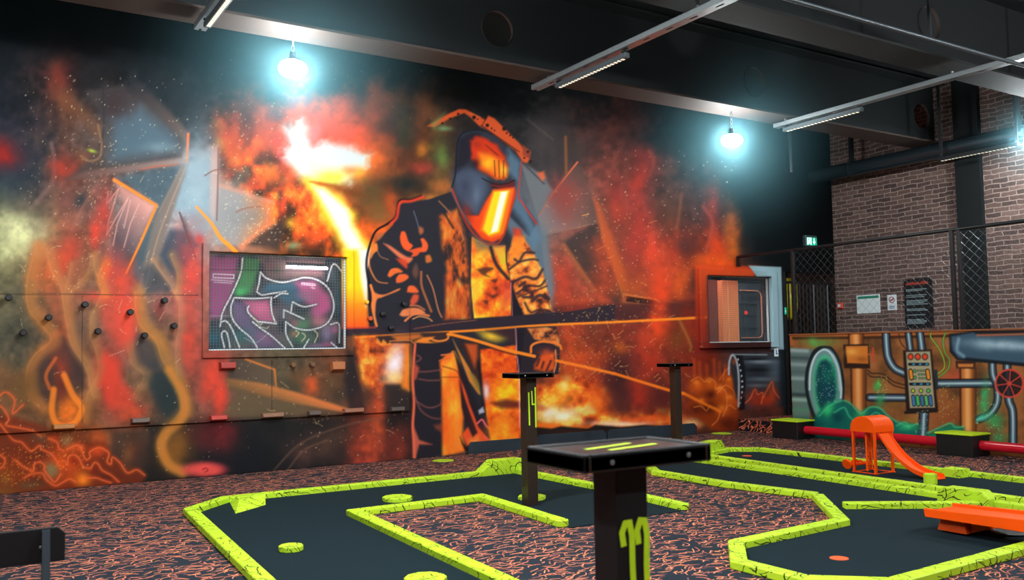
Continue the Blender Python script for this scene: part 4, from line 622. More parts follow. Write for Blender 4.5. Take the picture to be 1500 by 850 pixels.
M['carpet'] = strand_mat('squiggle_carpet', (27, 37, 46), [(160, 92, 78), (232, 142, 106), (220, 122, 90), (240, 150, 100)], [(10, .6, .05, 2.0, 0, .6, .7), (12, .65, .058, 2.6, 1, .62, .6), (8.5, .7, .042, 3.2, 2, .7, .7), (15, .6, .07, 2.2, 4, .45, .5)], .95)
M['red'] = mat('red_pipe_paint', (196, 22, 40), .22, vary=.08, bscale=8)
M['orange'] = mat('orange_paint', (246, 82, 4), .45, spec=.2, vary=.06, bscale=12)
M['cup'] = mat('orange_hole_rim', (236, 92, 40), .6)
M['lens'] = mat('added_lamp_lens', (255, 255, 255), .3, emit=(247, 252, 255), strength=ADDED_LAMP_POWER)
M['lens_wall'] = mat('wall_lamp_lens', (255, 255, 255), .3, emit=(240, 252, 255), strength=WALL_LAMP_POWER)
M['led'] = mat('led_emitters', (255, 250, 230), .3, emit=(255, 246, 220), strength=.6)
M['grey'] = mat('grey_steel', (86, 94, 98), .4, .6)
M['white'] = mat('white_print', (226, 238, 238), .5)
M['signgreen'] = mat('green_print', (30, 140, 110), .5)
M['ink'] = mat('black_print', (20, 22, 26), .5)
M['alarm'] = mat('alarm_red', (214, 74, 50), .4)
M['exitgreen'] = mat('exit_sign_green', (0, 150, 110), .4, emit=(0, 150, 120), strength=.9)
M['exitwhite'] = mat('exit_sign_white', (255, 255, 255), .4, emit=(210, 255, 250), strength=1.3)
M['chalk'] = mat('chalk_text', (150, 176, 180), .7); M['titlered'] = mat('title_red', (170, 60, 40), .6)
M['yellow'] = mat('yellow_vinyl', (226, 214, 20), .4); M['brown'] = mat('brown_panel', (120, 62, 50), .6, vary=.1, bscale=4); M['peach'] = mat('orange_panel', (252, 150, 92), .6)
M['wire'] = mat('wire_steel', (96, 108, 116), .5, .3); M['fencewire'] = mat('fence_wire', (104, 110, 112), .4, .6)
M['gatebar'] = mat('gate_steel', (26, 26, 28), .4, .5); M['curtain'] = mat('brown_backdrop', (62, 44, 36), .8, vary=.5, bscale=3)
pm = bpy.data.materials.new('airbrushed_paint'); pm.use_nodes = True; b_ = pm.node_tree.nodes['Principled BSDF']; b_.inputs['Roughness'].default_value = .6; b_.inputs['Specular IOR Level'].default_value = .12
at_ = pm.node_tree.nodes.new('ShaderNodeAttribute'); at_.attribute_name = 'paint'; pm.node_tree.links.new(at_.outputs['Color'], b_.inputs['Base Color']); M['paint'] = pm
def brick_mat():
    m = bpy.data.materials.new('brown_brick'); m.use_nodes = True; nt = m.node_tree; N, L = nt.nodes.new, nt.links.new; b = nt.nodes['Principled BSDF']; b.inputs['Roughness'].default_value = .85
    tc = N('ShaderNodeTexCoord'); sp = N('ShaderNodeSeparateXYZ'); L(tc.outputs['Object'], sp.inputs[0]); cb = N('ShaderNodeCombineXYZ'); L(sp.outputs['Y'], cb.inputs['X']); L(sp.outputs['Z'], cb.inputs['Y'])
    nz = N('ShaderNodeTexNoise'); nz.inputs['Scale'].default_value = 5.5; nz.inputs['Detail'].default_value = 4; L(cb.outputs[0], nz.inputs['Vector'])
    ad = N('ShaderNodeVectorMath'); ad.operation = 'MULTIPLY_ADD'; ad.inputs[1].default_value = (.09, .055, 0); L(nz.outputs['Color'], ad.inputs[0]); L(cb.outputs[0], ad.inputs[2])
    br = N('ShaderNodeTexBrick'); br.inputs['Scale'].default_value = 1.0; br.inputs['Brick Width'].default_value = .23; br.inputs['Row Height'].default_value = .068; br.inputs['Mortar Size'].default_value = .008; br.inputs['Mortar Smooth'].default_value = .5; br.inputs['Bias'].default_value = 0
    br.inputs['Color1'].default_value = tuple(lin((72, 56, 52))) + (1,); br.inputs['Color2'].default_value = tuple(lin((112, 88, 80))) + (1,); br.inputs['Mortar'].default_value = tuple(lin((158, 138, 130))) + (1,)
    L(ad.outputs[0], br.inputs['Vector'])
    n2 = N('ShaderNodeTexNoise'); n2.inputs['Scale'].default_value = 18; n2.inputs['Detail'].default_value = 6; L(cb.outputs[0], n2.inputs['Vector'])
    mr = N('ShaderNodeMapRange'); mr.inputs['To Min'].default_value = .45; mr.inputs['To Max'].default_value = 1.5; L(n2.outputs['Fac'], mr.inputs['Value'])
    mx = N('ShaderNodeMix'); mx.data_type = 'RGBA'; mx.blend_type = 'MULTIPLY'; mx.inputs[0].default_value = 1; L(br.outputs['Color'], mx.inputs[6]); L(mr.outputs[0], mx.inputs[7]); L(mx.outputs[2], b.inputs['Base Color'])
    bp = N('ShaderNodeBump'); bp.inputs['Strength'].default_value = .6; bp.inputs['Distance'].default_value = .02; bp.invert = True; L(br.outputs['Fac'], bp.inputs['Height']); L(bp.outputs['Normal'], b.inputs['Normal']); return m
M['brick'] = brick_mat()

# ---------------------------------------------------------------- painted surfaces: a fine grid whose vertices carry the paint
def painted(name, us, vs, mask, place, depth, colour, parent=None, back=None):
    """us x vs grid, place(u, v, d) -> x, y, z; cells where mask is true; rim of the given depth around it"""
    nu, nv = len(us), len(vs); U, V = np.meshgrid(us, vs, indexing='ij'); X, Y, Z = place(U.ravel(), V.ravel(), 0.0)
    fr = np.stack([X, Y, Z], 1); bk = np.stack(place(U.ravel(), V.ravel(), depth), 1)
    col = lin(colour(*to_px(X, Y, Z)))
    idx = np.arange(nu * nv).reshape(nu, nv); I, J = np.nonzero(mask)
    quads = np.stack([idx[I, J], idx[I + 1, J], idx[I + 1, J + 1], idx[I, J + 1]], 1)
    mp = np.zeros((nu + 1, nv + 1), bool); mp[1:-1, 1:-1] = mask
    rim = []
    for i, j, a, b in ((-1, 0, (0, 1), (0, 0)), (1, 0, (1, 0), (1, 1)), (0, -1, (0, 0), (1, 0)), (0, 1, (1, 1), (0, 1))):
        e = mask & ~mp[1 + i:nu + i, 1 + j:nv + j]; ii, jj = np.nonzero(e); p, q = idx[ii + a[0], jj + a[1]], idx[ii + b[0], jj + b[1]]
        rim.append(np.stack([q, p, p + nu * nv, q + nu * nv], 1))
    quads = np.vstack([quads] + rim); used, inv = np.unique(quads, return_inverse=True); quads = inv.reshape(quads.shape)
    P = np.vstack([fr, bk])[used]; K = np.vstack([col, col])[used]
    off = np.array(parent['base']) if parent is not None else np.zeros(3)
    me = bpy.data.meshes.new(name); me.vertices.add(len(P)); me.vertices.foreach_set('co', (P - off).ravel())
    me.loops.add(quads.size); me.loops.foreach_set('vertex_index', quads.ravel().astype(np.int32)); me.polygons.add(len(quads)); me.polygons.foreach_set('loop_start', np.arange(0, quads.size, 4, dtype=np.int32))
    me.update(calc_edges=True); ca = me.color_attributes.new('paint', 'FLOAT_COLOR', 'POINT'); ca.data.foreach_set('color', np.hstack([K, np.ones((len(K), 1))]).astype(np.float32).ravel())
    me.validate(); me.materials.append(M['paint']); o = bpy.data.objects.new(name, me); C.collection.objects.link(o); o['base'] = list(off)
    if parent is not None: o.parent = parent
    return o
WY = 9.68                      # plane of the mural wall
W1 = (2.249, 3.793, 1.316, 2.365); W1o = (2.185, 3.865, 1.235, 2.452)
a_, b_ = on(1, WY, 1033, 403), on(1, WY, 1129.5, 501); W2 = (a_.x, b_.x, b_.z, a_.z); W2o = (9.285, 10.93, 1.245, 2.435)
def merge(base, extra): return np.unique(np.round(np.concatenate([base, extra]), 5))
DOOR_X, DOOR_Z = 11.12, 2.44
CEIL = 5.2
def inside(us, vs, r): uc = (us[:-1] + us[1:]) / 2; vc = (vs[:-1] + vs[1:]) / 2; return ((uc > r[0]) & (uc < r[1]))[:, None] & ((vc > r[2]) & (vc < r[3]))[None, :]
us = merge(np.array([on(1, WY, p, 480).x for p in np.arange(-40, 1165, 1.36)] + [-3.0, -2.0, -1.0, 12.39]), [*W1[:2], *W2[:2], DOOR_X])
vs = merge(np.concatenate([np.arange(0, 3.6, .0102), np.arange(3.6, 4.75, .0125), np.arange(4.75, CEIL + .01, .15)]), [*W1[2:], *W2[2:], DOOR_Z])
mask = ~(inside(us, vs, W1) | inside(us, vs, W2) | inside(us, vs, (DOOR_X, 12.5, -1, DOOR_Z)))
wall = painted('wall_back', us, vs, mask, lambda u, v, d: (u, np.full_like(u, WY) + d, v), .14, mural); structure(wall)
# raised climbing panel, lower left, same picture
PX1, PZ0 = 4.578, .565
pu = us[(us > -.6) & (us < PX1 - .005)]; pu = merge(pu, [PX1, *W1o[:2]]); pv = vs[(vs > PZ0 + .005) & (vs < 1.855)]; pv = merge(pv, [PZ0, 1.86, W1o[2]])
panel = painted('climbing_board', pu, pv, ~inside(pu, pv, W1o), lambda u, v, d: (u, np.full_like(u, WY - .03) + d, v), .03, mural)
tag(panel, 'flame painted climbing wall panel raised off the mural below the graffiti window', 'climbing panel')
def window(name, r, ro, depth):
    uu = np.unique(np.concatenate([np.linspace(ro[0], r[0], 8), np.linspace(r[0], r[1], 120), np.linspace(r[1], ro[1], 8)])); vv = np.unique(np.concatenate([np.linspace(ro[2], r[2], 10), np.linspace(r[2], r[3], 90), np.linspace(r[3], ro[3], 10)]))
    root = painted(name, uu, vv, ~inside(uu, vv, r), lambda u, v, d: (u, np.full_like(u, WY - depth) + d, v), depth - .001, mural); structure(root)
    mb = MB(); w = .0029 if name == 'window_1' else .0022
    nx = int((r[1] - r[0]) / .031); nz = int((r[3] - r[2]) / .031)
    for i in range(nx + 1): x = r[0] + (r[1] - r[0]) * i / nx; mb.box(x - w / 2, x + w / 2, WY + .012, WY + .015, r[2], r[3])
    for i in range(nz + 1): z = r[2] + (r[3] - r[2]) * i / nz; mb.box(r[0], r[1], WY + .015, WY + .018, z - w / 2, z + w / 2)
    mb.build('wire_mesh', M['wire'], root)
    l = MB(); t = .012
    l.box(r[0], r[0] + t, WY + .02, WY + .05, r[2], r[3]).box(r[1] - t, r[1], WY + .02, WY + .05, r[2], r[3]).box(r[0], r[1], WY + .02, WY + .05, r[2], r[2] + t).box(r[0], r[1], WY + .02, WY + .05, r[3] - t, r[3])
    l.build('inner_frame', M['white'], root); return root
win1 = window('window_1', W1, W1o, .055); win2 = window('window_2', W2, W2o, .06)
# ---------------------------------------------------------------- floor, ceiling, other walls
def slab(name, m, *b): o = MB().box(*b).build(name, m); structure(o); return o
slab('floor', M['carpet'], -3, 14, -3, 11.5, -.1, 0)
slab('ceiling', M['ceiling'], -3, 12.6, -3, 9.9, CEIL, CEIL + .1)
slab('wall_right', M['brick'], 12.39, 12.6, -3, 9.68, 0, CEIL)
slab('wall_left', M['dark'], -3.1, -3, -3, 9.9, 0, CEIL); slab('wall_front', M['dark'], -3, 12.6, -3.1, -3, 0, CEIL)
slab('trim_1', M['dark'], 12.31, 12.39, 7.09, 7.46, 0, CEIL)            # dark pier in the brick wall
slab('wall_corridor', M['curtain'], 11.1, 14, 11.2, 11.3, 0, 3)
slab('wall_corridor_side', M['curtain'], 12.6, 12.7, 9.68, 11.3, 0, 3)
slab('wall_store', M['dark'], -.5, 11.3, 11.2, 11.3, 0, 3.2); slab('ceiling_store', M['ceiling'], -.5, 13, 9.83, 11.3, 3.2, 3.3)
slab('wall_store_side', M['dark'], 6.4, 6.5, 9.83, 11.2, 0, 3.2); slab('wall_store_end', M['dark'], 11.3, 11.38, 9.83, 11.2, 0, 3.2)
# step in the gap between the mural wall and the low wall
LX = 10.03
slab('floor_step', strand_mat('step_carpet', (18, 20, 24), [(226, 110, 78), (240, 136, 96), (200, 96, 70)], [(9, .6, .075, 2.6, 0, .9, 1.4), (12, .6, .09, 2.4, 1, .8, 1.4), (14, .6, .08, 2.4, 3, .8, 1.4)], .95), 10.05, 12.39, 8.45, 9.68, 0, .17)
slab('trim_2', M['black'], 9.59, 9.615, 4.2, 8.2, 0, .006)              # dark seam in the carpet
# door edge, gate and what shows through it
slab('trim_3', M['black'], DOOR_X - .02, DOOR_X + .03, WY - .03, WY + .14, .17, DOOR_Z)

# ---------------------------------------------------------------- steel, rails, ducts and lamps overhead
def beam(name, label, yc, x0, x1, holes, paint='flange'):
    t = thing(name, label, 'beam', ((x0 + x1) / 2, yc, 4.2))
    MB().box(x0, x1, yc - .2, yc + .2, 4.2, 4.225).build('bottom_flange', M[paint], t); MB().box(x0, x1, yc - .2, yc + .2, 5.1, 5.125).build('top_flange', M['dark'], t)
    # web with round openings: strips between half circles
    mb = MB(); r, zc, z0, z1 = .19, 4.63, 4.225, 5.1; xs = [x0] + [h for h in holes] + [x1]
    for yy in (yc - .008, yc + .008):
        ang = np.linspace(-math.pi / 2, math.pi / 2, 13)
        for k in range(len(xs) - 1):
            lo = [(xs[k] + r * math.cos(a), zc + r * math.sin(a)) for a in ang] if k else [(x0, zc - r + 2 * r * i / 12) for i in range(13)]
            hi = [(xs[k + 1] - r * math.cos(a), zc + r * math.sin(a)) for a in ang] if k < len(xs) - 2 else [(x1, zc - r + 2 * r * i / 12) for i in range(13)]
            for i in range(12): mb.add([(lo[i][0], yy, lo[i][1]), (hi[i][0], yy, hi[i][1]), (hi[i + 1][0], yy, hi[i + 1][1]), (lo[i + 1][0], yy, lo[i + 1][1])], [(0, 1, 2, 3)])
    for z_ in ((z0, zc - r), (zc + r, z1)): mb.box(x0, x1, yc - .008, yc + .008, *z_)
    mb.build('web', M['dark'], t)
    for h in holes:
        v = [(h + r * math.cos(a), yc + d, zc + r * math.sin(a)) for d in (-.02, .02) for a in np.linspace(0, 2 * math.pi, 25)[:-1]]
        MB().add(v, [(i, (i + 1) % 24, 24 + (i + 1) % 24, 24 + i) for i in range(24)]).build('opening_rim', M['flange'], t)
    return t
beam('steel_beam', 'dark steel roof beam with round web openings nearest the mural wall, pale lower flange', 7.8, -3, 12.38, [.95, 4.73, 8.55, 12.07])
beam('steel_beam', 'dark steel roof beam crossing the top right corner above the brighter rails', 5.43, -3, 12.38, [1.0, 4.9, 8.6], 'flange_dark')
def rail(x, y1, y0, label):
    t = thing('ceiling_rail', label, 'rail', (x, (y0 + y1) / 2, 4.1), 'slotted rails under the roof beams')
    mb = MB().box(x - .05, x - .044, y0, y1, 4.105, 4.155).box(x + .044, x + .05, y0, y1, 4.105, 4.155)
    z = 4.1; n = int((y1 - y0) / .3)
    mb.box(x - .05, x - .012, y0, y1, z, z + .005).box(x + .012, x + .05, y0, y1, z, z + .005)
    for k in range(n): yy = y0 + (y1 - y0) * (k + .5) / n; mb.box(x - .012, x + .012, yy - .11, yy + .11, z, z + .005)
    mb.box(x - .05, x + .05, y0, y1, 4.15, 4.155); mb.build('channel', M['galv'], t)
    for yb in (7.72, 5.45):
        if y0 < yb < y1: MB().tube([(x + .03, yb, 4.15), (x + .03, yb, 4.2)], .008, 8).tube([(x + .03 + .02 * math.cos(a), yb, 4.18 + .028 * math.sin(a)) for a in np.linspace(0, 6.28, 13)], .005, 6).build('hook', M['galv'], t)
    return t
rail(5.3, 7.95, -1, 'long galvanised slotted rail at the top middle, between the two glowing lamps')
rail(9.0, 7.86, -1, 'galvanised slotted rail running to the right edge above the brick wall')
rail(1.74, 7.86, -1, 'galvanised slotted rail whose end shows at the top left')
def led_bar(x, y0, y1, z, label, m=None, up=4.1):
    t = thing('led_bar', label, 'light bar', (x, (y0 + y1) / 2, z), 'linear LED bars under the rails')
    MB().box(x - .03, x + .03, y0, y1, z, z + .05).build('housing', m or M['grey'], t, bevel=.004)
    for yy in (y0 + .03, y1 - .05): MB().box(x - .012, x + .012, yy - .02, yy + .02, z + .03, up).tube([(x - .04, yy, z + .055), (x + .04, yy, z + .055)], .012, 8).build('bracket', M['black'], t)
    n = 20
    for k in range(n): yy = y0 + .04 + (y1 - y0 - .08) * (k + .5) / n; MB().box(x - .016, x + .016, yy - .013, yy + .013, z - .004, z).build('led', M['led'], t)
    return t
led_bar(5.32, 6.4, 7.56, 4.02, 'dark LED bar with a row of pale emitters under the middle rail')
led_bar(8.99, 6.55, 7.72, 4.02, 'LED bar with bright emitters under the end of the right rail')
led_bar(1.73, 6.6, 7.55, 4.02, 'LED bar with a row of emitters under the rail at top left')
led_bar(11.7, 6.2, 7.33, 3.83, 'black LED bar beneath the round duct in front of the brick wall', M['black'], CEIL)
t = thing('air_duct', 'long round dark duct running under the ceiling beside the brick wall', 'duct', (11.9, 4, 4.03))
MB().tube([(11.9, 9.66, 4.03), (11.9, -1, 4.03)], .115, 24).build('duct_pipe', mat('duct_paint', (62, 78, 86), .24, .75), t, smooth=True)
for yy in (8.9, 6.3, 3.2):
    mb = MB().box(11.86, 11.94, yy - .02, yy + .02, 4.13, 4.2 if yy > 9 else CEIL); mb.tube([(11.9 + .12 * math.cos(a), yy, 4.03 + .12 * math.sin(a)) for a in np.linspace(0, 6.28, 20)], .012, 6).build('hanger', M['dark'], t)
tag(MB().tube([(11.33, 9.62, 4.05), (11.33, 9.62, CEIL)], .028, 12).build('drop_pipe', M['grey'], smooth=True, loc=(11.33, 9.62, 4.05)), 'thin vertical pipe on the dark wall above the exit sign', 'pipe')
c0, c1 = on(2, 4.06, 1165, -4), on(2, 4.06, 1500, 100); d_ = (c1 - c0); yc_ = (c0.y + c1.y) / 2
t = thing('conduit', 'thin grey conduit crossing the dark ceiling at the top right', 'pipe', (9, yc_, 4.06))
MB().tube([(2.0, yc_, 4.06), (11.6, yc_, 4.06)], .02, 10).build('conduit_tube', M['grey'], t, smooth=True)
for x in (4.5, 7.5, 10.2): MB().box(x - .012, x + .012, yc_ - .012, yc_ + .012, 4.06, CEIL).build('hanger', M['black'], t)
def lamp(x, y, z, label, top=4.2):
    t = thing('high_bay_lamp', label, 'lamp', (x, y, z), 'glowing high bay lamps')
    T_ = Matrix.Translation((x, y, z))
    MB().lathe([(.012, .15), (.028, .15), (.034, .1), (.06, .075), (.075, .058), (.07, .05)], 28, T_).build('housing', M['black'], t, smooth=True)
    MB().lathe([(.128 * math.cos(a), .08 * math.sin(a)) for a in np.linspace(-1.5, .95, 13)], 32, T_).build('lens', M['lens_wall' if y > 5.5 else 'lens'], t, smooth=True)
    n = max(2, int((top - z - .15) / .05)); mb = MB()
    for k in range(n):
        zc = z + .16 + (top - z - .16) * (k + .5) / n; a = k * 1.57
        mb.tube([(x + .013 * math.cos(q) * math.cos(a), y + .013 * math.cos(q) * math.sin(a), zc + .032 * math.sin(q)) for q in np.linspace(0, 6.28, 11)], .004, 6)
    mb.build('chain', M['galv'], t); return t
lamp(2.55, 7.8, 3.87, 'glowing white lamp over the left half of the mural')
lamp(8.13, 7.8, 3.83, 'glowing white lamp over the right half of the mural')
lamp(11.62, 5.95, 3.86, 'glowing lamp at the right edge beside the round duct', 3.95)
for k, (x, y) in enumerate(((2.55, 5.3), (2.4, 2.2), (-2.2, 7.8), (-1.6, 3.6), (7.6, 1.0), (10.6, 1.6), (.4, -1.2))):  # unseen lamps added to light the lanes and the mural
    lamp(x, y, 3.87, 'white lamp added out of view to light the room', 4.2 if y > 5 else CEIL)

# haze volumes added as camera glow round the lamps, thinning outwards
hm = bpy.data.materials.new('lamp_bloom'); hm.use_nodes = True; nt = hm.node_tree; nt.nodes.remove(nt.nodes['Principled BSDF'])
vs_ = nt.nodes.new('ShaderNodeVolumeScatter'); vs_.inputs['Color'].default_value = (.36, .82, .95, 1); vs_.inputs['Anisotropy'].default_value = .0
tc = nt.nodes.new('ShaderNodeTexCoord'); ln = nt.nodes.new('ShaderNodeVectorMath'); ln.operation = 'LENGTH'; nt.links.new(tc.outputs['Object'], ln.inputs[0])
HR = 1.5; mr = nt.nodes.new('ShaderNodeMapRange'); mr.inputs['From Min'].default_value = HR; mr.inputs['From Max'].default_value = .05; nt.links.new(ln.outputs['Value'], mr.inputs['Value'])
pw = nt.nodes.new('ShaderNodeMath'); pw.operation = 'POWER'; pw.inputs[1].default_value = 1.8; nt.links.new(mr.outputs[0], pw.inputs[0])
ml = nt.nodes.new('ShaderNodeMath'); ml.operation = 'MULTIPLY'; ml.inputs[1].default_value = BLOOM; nt.links.new(pw.outputs[0], ml.inputs[0]); nt.links.new(ml.outputs[0], vs_.inputs['Density'])
nt.links.new(vs_.outputs[0], nt.nodes['Material Output'].inputs['Volume'])
for (x, y, z), l in (((2.55, 7.8, 3.87), 'bluish haze added as camera glow round the left lamp'), ((8.13, 7.8, 3.83), 'bluish haze added as camera glow round the right lamp above the mural'), ((11.62, 5.95, 3.86), 'bluish haze added as camera glow round the lamp at the right edge')):
    T_ = MB().lathe([(HR * math.cos(a), HR * math.sin(a)) for a in np.linspace(-1.5, 1.5, 13)], 24, Matrix.Translation((x, y, z))); ho = T_.build('bloom', hm, loc=(x, y, z)); ho['kind'] = 'stuff'; tag(ho, l, 'bloom'); ho.scale = (.55,) * 3 if x > 11 else (1, 1, 1)
# ---------------------------------------------------------------- low painted wall with its fence
LZ = 1.415
lu = np.concatenate([np.arange(1.0, 4.29, .035), np.linspace(4.3, 8.64, 520)]); lv = np.linspace(0, LZ, 190)
lw = painted('low_wall', -lu[::-1], lv, np.ones((len(lu) - 1, 189), bool), lambda u, v, d: (np.full_like(u, LX) + d, -u, v), .14, machine_mural)
structure(lw)
slab('trim_4', mat('low_wall_cap', (140, 82, 46), .5), LX - .012, LX + .15, 1.0, 8.65, LZ, LZ + .018)
t = thing('chain_link_fence', 'dark chain-link fence standing on the low painted wall in front of the bricks', 'fence', (LX + .07, 6.5, LZ))
FX, FZ = LX + .07, 2.63
for yy in (8.6, 6.2, 6.11, 3.6, 1.05): MB().box(FX - .022, FX + .022, yy - .022, yy + .022, LZ + .018, FZ).build('fence_post', M['black'], t, bevel=.003)
MB().tube([(FX, 9.62, FZ), (FX, 1.0, FZ)], .024, 12).build('top_rail', M['black'], t, smooth=True)
MB().box(FX - .02, FX + .02, 9.6, 9.66, FZ - .15, FZ + .01).build('wall_bracket', M['black'], t)
mb = MB(); s_ = .115; z0, z1, y0, y1 = LZ + .03, FZ - .02, 1.05, 8.58; k = y0 - (z1 - z0)
while k < y1:
    for sg in (1, -1):
        a = [(k, z0), (k + z1 - z0, z1)] if sg > 0 else [(k, z1), (k + z1 - z0, z0)]
        (ya, za), (yb, zb) = a
        if ya < y0: za += (zb - za) * (y0 - ya) / (yb - ya); ya = y0
        if yb > y1: zb -= (zb - za) * (yb - y1) / (yb - ya); yb = y1
        if yb - ya > .02: mb.tube([(FX + .003 * sg, ya, za), (FX + .003 * sg, yb, zb)], .0012, 4, cap=False)
    k += s_
mb.build('chain_link', M['fencewire'], t)
# barred gate in the doorway
GX0, GX1 = DOOR_X + .05, 12.37
t = thing('barred_gate', 'black barred gate in the dark doorway beside the right window', 'gate', (11.7, 9.76, .17))
MB().box(GX0, GX0 + .04, 9.74, 9.78, .17, 2.3).box(GX1 - .04, GX1, 9.74, 9.78, .17, 2.3).box(GX0, GX1, 9.74, 9.78, 2.26, 2.3).box(GX0, GX1, 9.74, 9.78, .25, .3).build('gate_frame', M['gatebar'], t)
n = 13
for k in range(n): x = GX0 + .04 + (GX1 - GX0 - .08) * (k + .5) / n; MB().tube([(x, 9.76, .3), (x, 9.76, 2.26)], .013, 8).build('gate_bar', M['grey'] if k in (8, 12) else M['gatebar'], t, smooth=True)
t = thing('hanging_bag', 'yellow hanging bag with a rounded end behind the gate bars', 'bag', (12.169, 10.5, 1.9))
MB().lathe([(.02, -.02), (.09, .0), (.15, .08), (.17, .2), (.17, .62), (.12, .7)], 24, Matrix.Translation((12.169, 10.5, 1.72))).build('bag_body', M['yellow'], t, smooth=True); MB().tube([(12.169, 10.5, 2.4), (12.169, 10.5, 3.2)], .012, 8).build('strap', M['black'], t)
# exit sign above the doorway
t = thing('exit_sign', 'lit green exit sign with running figure and down arrow on the dark wall', 'sign', (11.75, WY, 2.85))
ex0, ex1, ez0, ez1 = 11.62, 11.9, 2.87, 3.05; fy = WY - .065
MB().box(ex0, ex1, fy, WY, ez0, ez1).build('housing', M['grey'], t, bevel=.006)
MB().box(ex0 + .02, ex1 - .015, fy - .004, fy, ez0 + .015, ez1 - .035).build('sign_face', M['exitgreen'], t)
mb = MB(); g = lambda pts, d=.003: mb.add([(ex0 + .02 + u * .245, fy - .004 - d, ez0 + .015 + v * .13) for u, v in pts] , [tuple(range(len(pts)))])
g([(.04, .06), (.14, .06), (.14, .94), (.04, .94)]); g([(.14, .86), (.44, .86), (.44, .94), (.14, .94)]); g([(.40, .06), (.46, .06), (.46, .94), (.40, .94)])   # door outline
g([(.26, .72), (.31, .72), (.31, .82), (.26, .82)]); g([(.2, .66), (.33, .7), (.3, .4), (.22, .42)]); g([(.3, .6), (.38, .52), (.39, .58), (.32, .68)]); g([(.22, .62), (.17, .5), (.2, .48), (.24, .56)]); g([(.26, .42), (.3, .42), (.37, .26), (.33, .24)]); g([(.33, .26), (.37, .24), (.35, .1), (.31, .12)]); g([(.22, .44), (.27, .42), (.22, .22), (.17, .24)]); g([(.2, .26), (.22, .2), (.15, .14), (.14, .2)])
g([(.68, .92), (.76, .92), (.76, .5), (.68, .5)]); g([(.58, .5), (.86, .5), (.72, .1)])
mb.build('pictogram', M['exitwhite'], t)
st = thing('door_sticker', 'small green sticker on the black door edge beside the right window', 'sticker', (11.12, WY - .03, 1.8))
sx = DOOR_X - .015; MB().box(sx, sx + .04, WY - .034, WY - .03, 1.76, 1.87).build('sticker_sheet', M['exitgreen'], st); MB().box(sx + .01, sx + .03, WY - .036, WY - .034, 1.79, 1.83).build('sticker_mark', M['white'], st)
st = thing('wall_sticker', 'small white and blue sticker below the corner of the right window', 'sticker', (10.93, WY, 1.16))
MB().box(10.87, 10.96, WY - .004, WY, 1.1, 1.23).build('sticker_sheet', M['white'], st); MB().box(10.905, 10.925, WY - .006, WY - .004, 1.13, 1.2).box(10.925, 10.945, WY - .006, WY - .004, 1.13, 1.15).build('sticker_mark', mat('blue_print', (40, 110, 190), .5), st)
# notices on the brick wall
BX = 12.39
t = thing('notice', 'white landscape notice with a green header strip on the brick wall', 'notice', (BX, 9.05, 1.9))
MB().box(BX - .008, BX, 8.845, 9.27, 1.765, 2.06).build('sheet', M['white'], t); MB().box(BX - .01, BX - .008, 8.865, 9.25, 2.0, 2.04).build('header_strip', M['signgreen'], t)
t = thing('no_smoking_sign', 'small white no smoking sign between the white notice and the black rules board', 'sign', (BX, 8.63, 1.9))
MB().box(BX - .008, BX, 8.552, 8.71, 1.795, 2.035).build('sheet', M['white'], t)
cy, cz = 8.631, 1.955; mb = MB(); v = [(BX - .0095, cy + r_ * math.cos(a), cz + r_ * math.sin(a)) for r_ in (.038, .05) for a in np.linspace(0, 2 * math.pi, 25)[:-1]]; mb.add(v, [(i, (i + 1) % 24, 24 + (i + 1) % 24, 24 + i) for i in range(24)])
mb.add([(BX - .0095, cy + a, cz + b) for a, b in ((-.034, .026), (-.026, .034), (.034, -.026), (.026, -.034))], [(0, 1, 2, 3)]); mb.build('ban_ring', M['titlered'], t)
MB().box(BX - .009, BX - .008, cy - .024, cy + .03, cz - .008, cz + .006).box(BX - .009, BX - .008, cy - .03, cy - .02, cz + .006, cz + .022).build('cigarette', M['ink'], t); MB().box(BX - .009, BX - .008, cy - .05, cy + .045, 1.845, 1.862).box(BX - .009, BX - .008, cy - .045, cy + .05, 1.82, 1.836).build('caption', mat('caption_blue', (110, 140, 170), .5), t)
t = thing('rules_board', 'tall black rules board with red heading and lines of white text on the bricks', 'board', (BX, 8.18, 1.9))
MB().box(BX - .012, BX, 7.94, 8.412, 1.505, 2.255).build('panel', M['ink'], t); g_ = random.Random(4)
mb = MB(); y = 8.375
while y > 8.0: w = g_.uniform(.02, .04); h = g_.uniform(.03, .05); mb.box(BX - .0145, BX - .012, y - w, y, 2.165, 2.165 + h); mb.box(BX - .0145, BX - .012, y - w - .006, y - w * .6, 2.175, 2.185); y -= w + .008
mb.build('heading', M['titlered'], t)
for z in (2.09, 2.07, 2.0, 1.975, 1.92, 1.9, 1.88, 1.86, 1.79, 1.77, 1.7, 1.63, 1.61, 1.59, 1.57):
    mb = MB(); y = 8.375; ye = g_.uniform(8.0, 8.12)
    while y > ye: w = g_.uniform(.008, .035); mb.box(BX - .0145, BX - .012, y - w, y, z, z + .009); y -= w + .006
    mb.build('text_line', M['chalk'], t)
for yy in (7.955, 8.395):
    for zz in (1.52, 2.24): MB().tube([(BX - .012, yy, zz), (BX - .018, yy, zz)], .007, 8).build('screw', M['galv'], t)
t = thing('alarm_box', 'small red alarm box on the brick wall beside the gate', 'alarm', (BX, 9.58, 1.9))
MB().box(BX - .05, BX, 9.53, 9.63, 1.86, 1.96).build('case', M['alarm'], t, bevel=.008); MB().box(BX - .054, BX - .05, 9.555, 9.605, 1.885, 1.935).build('glass_pane', M['white'], t)
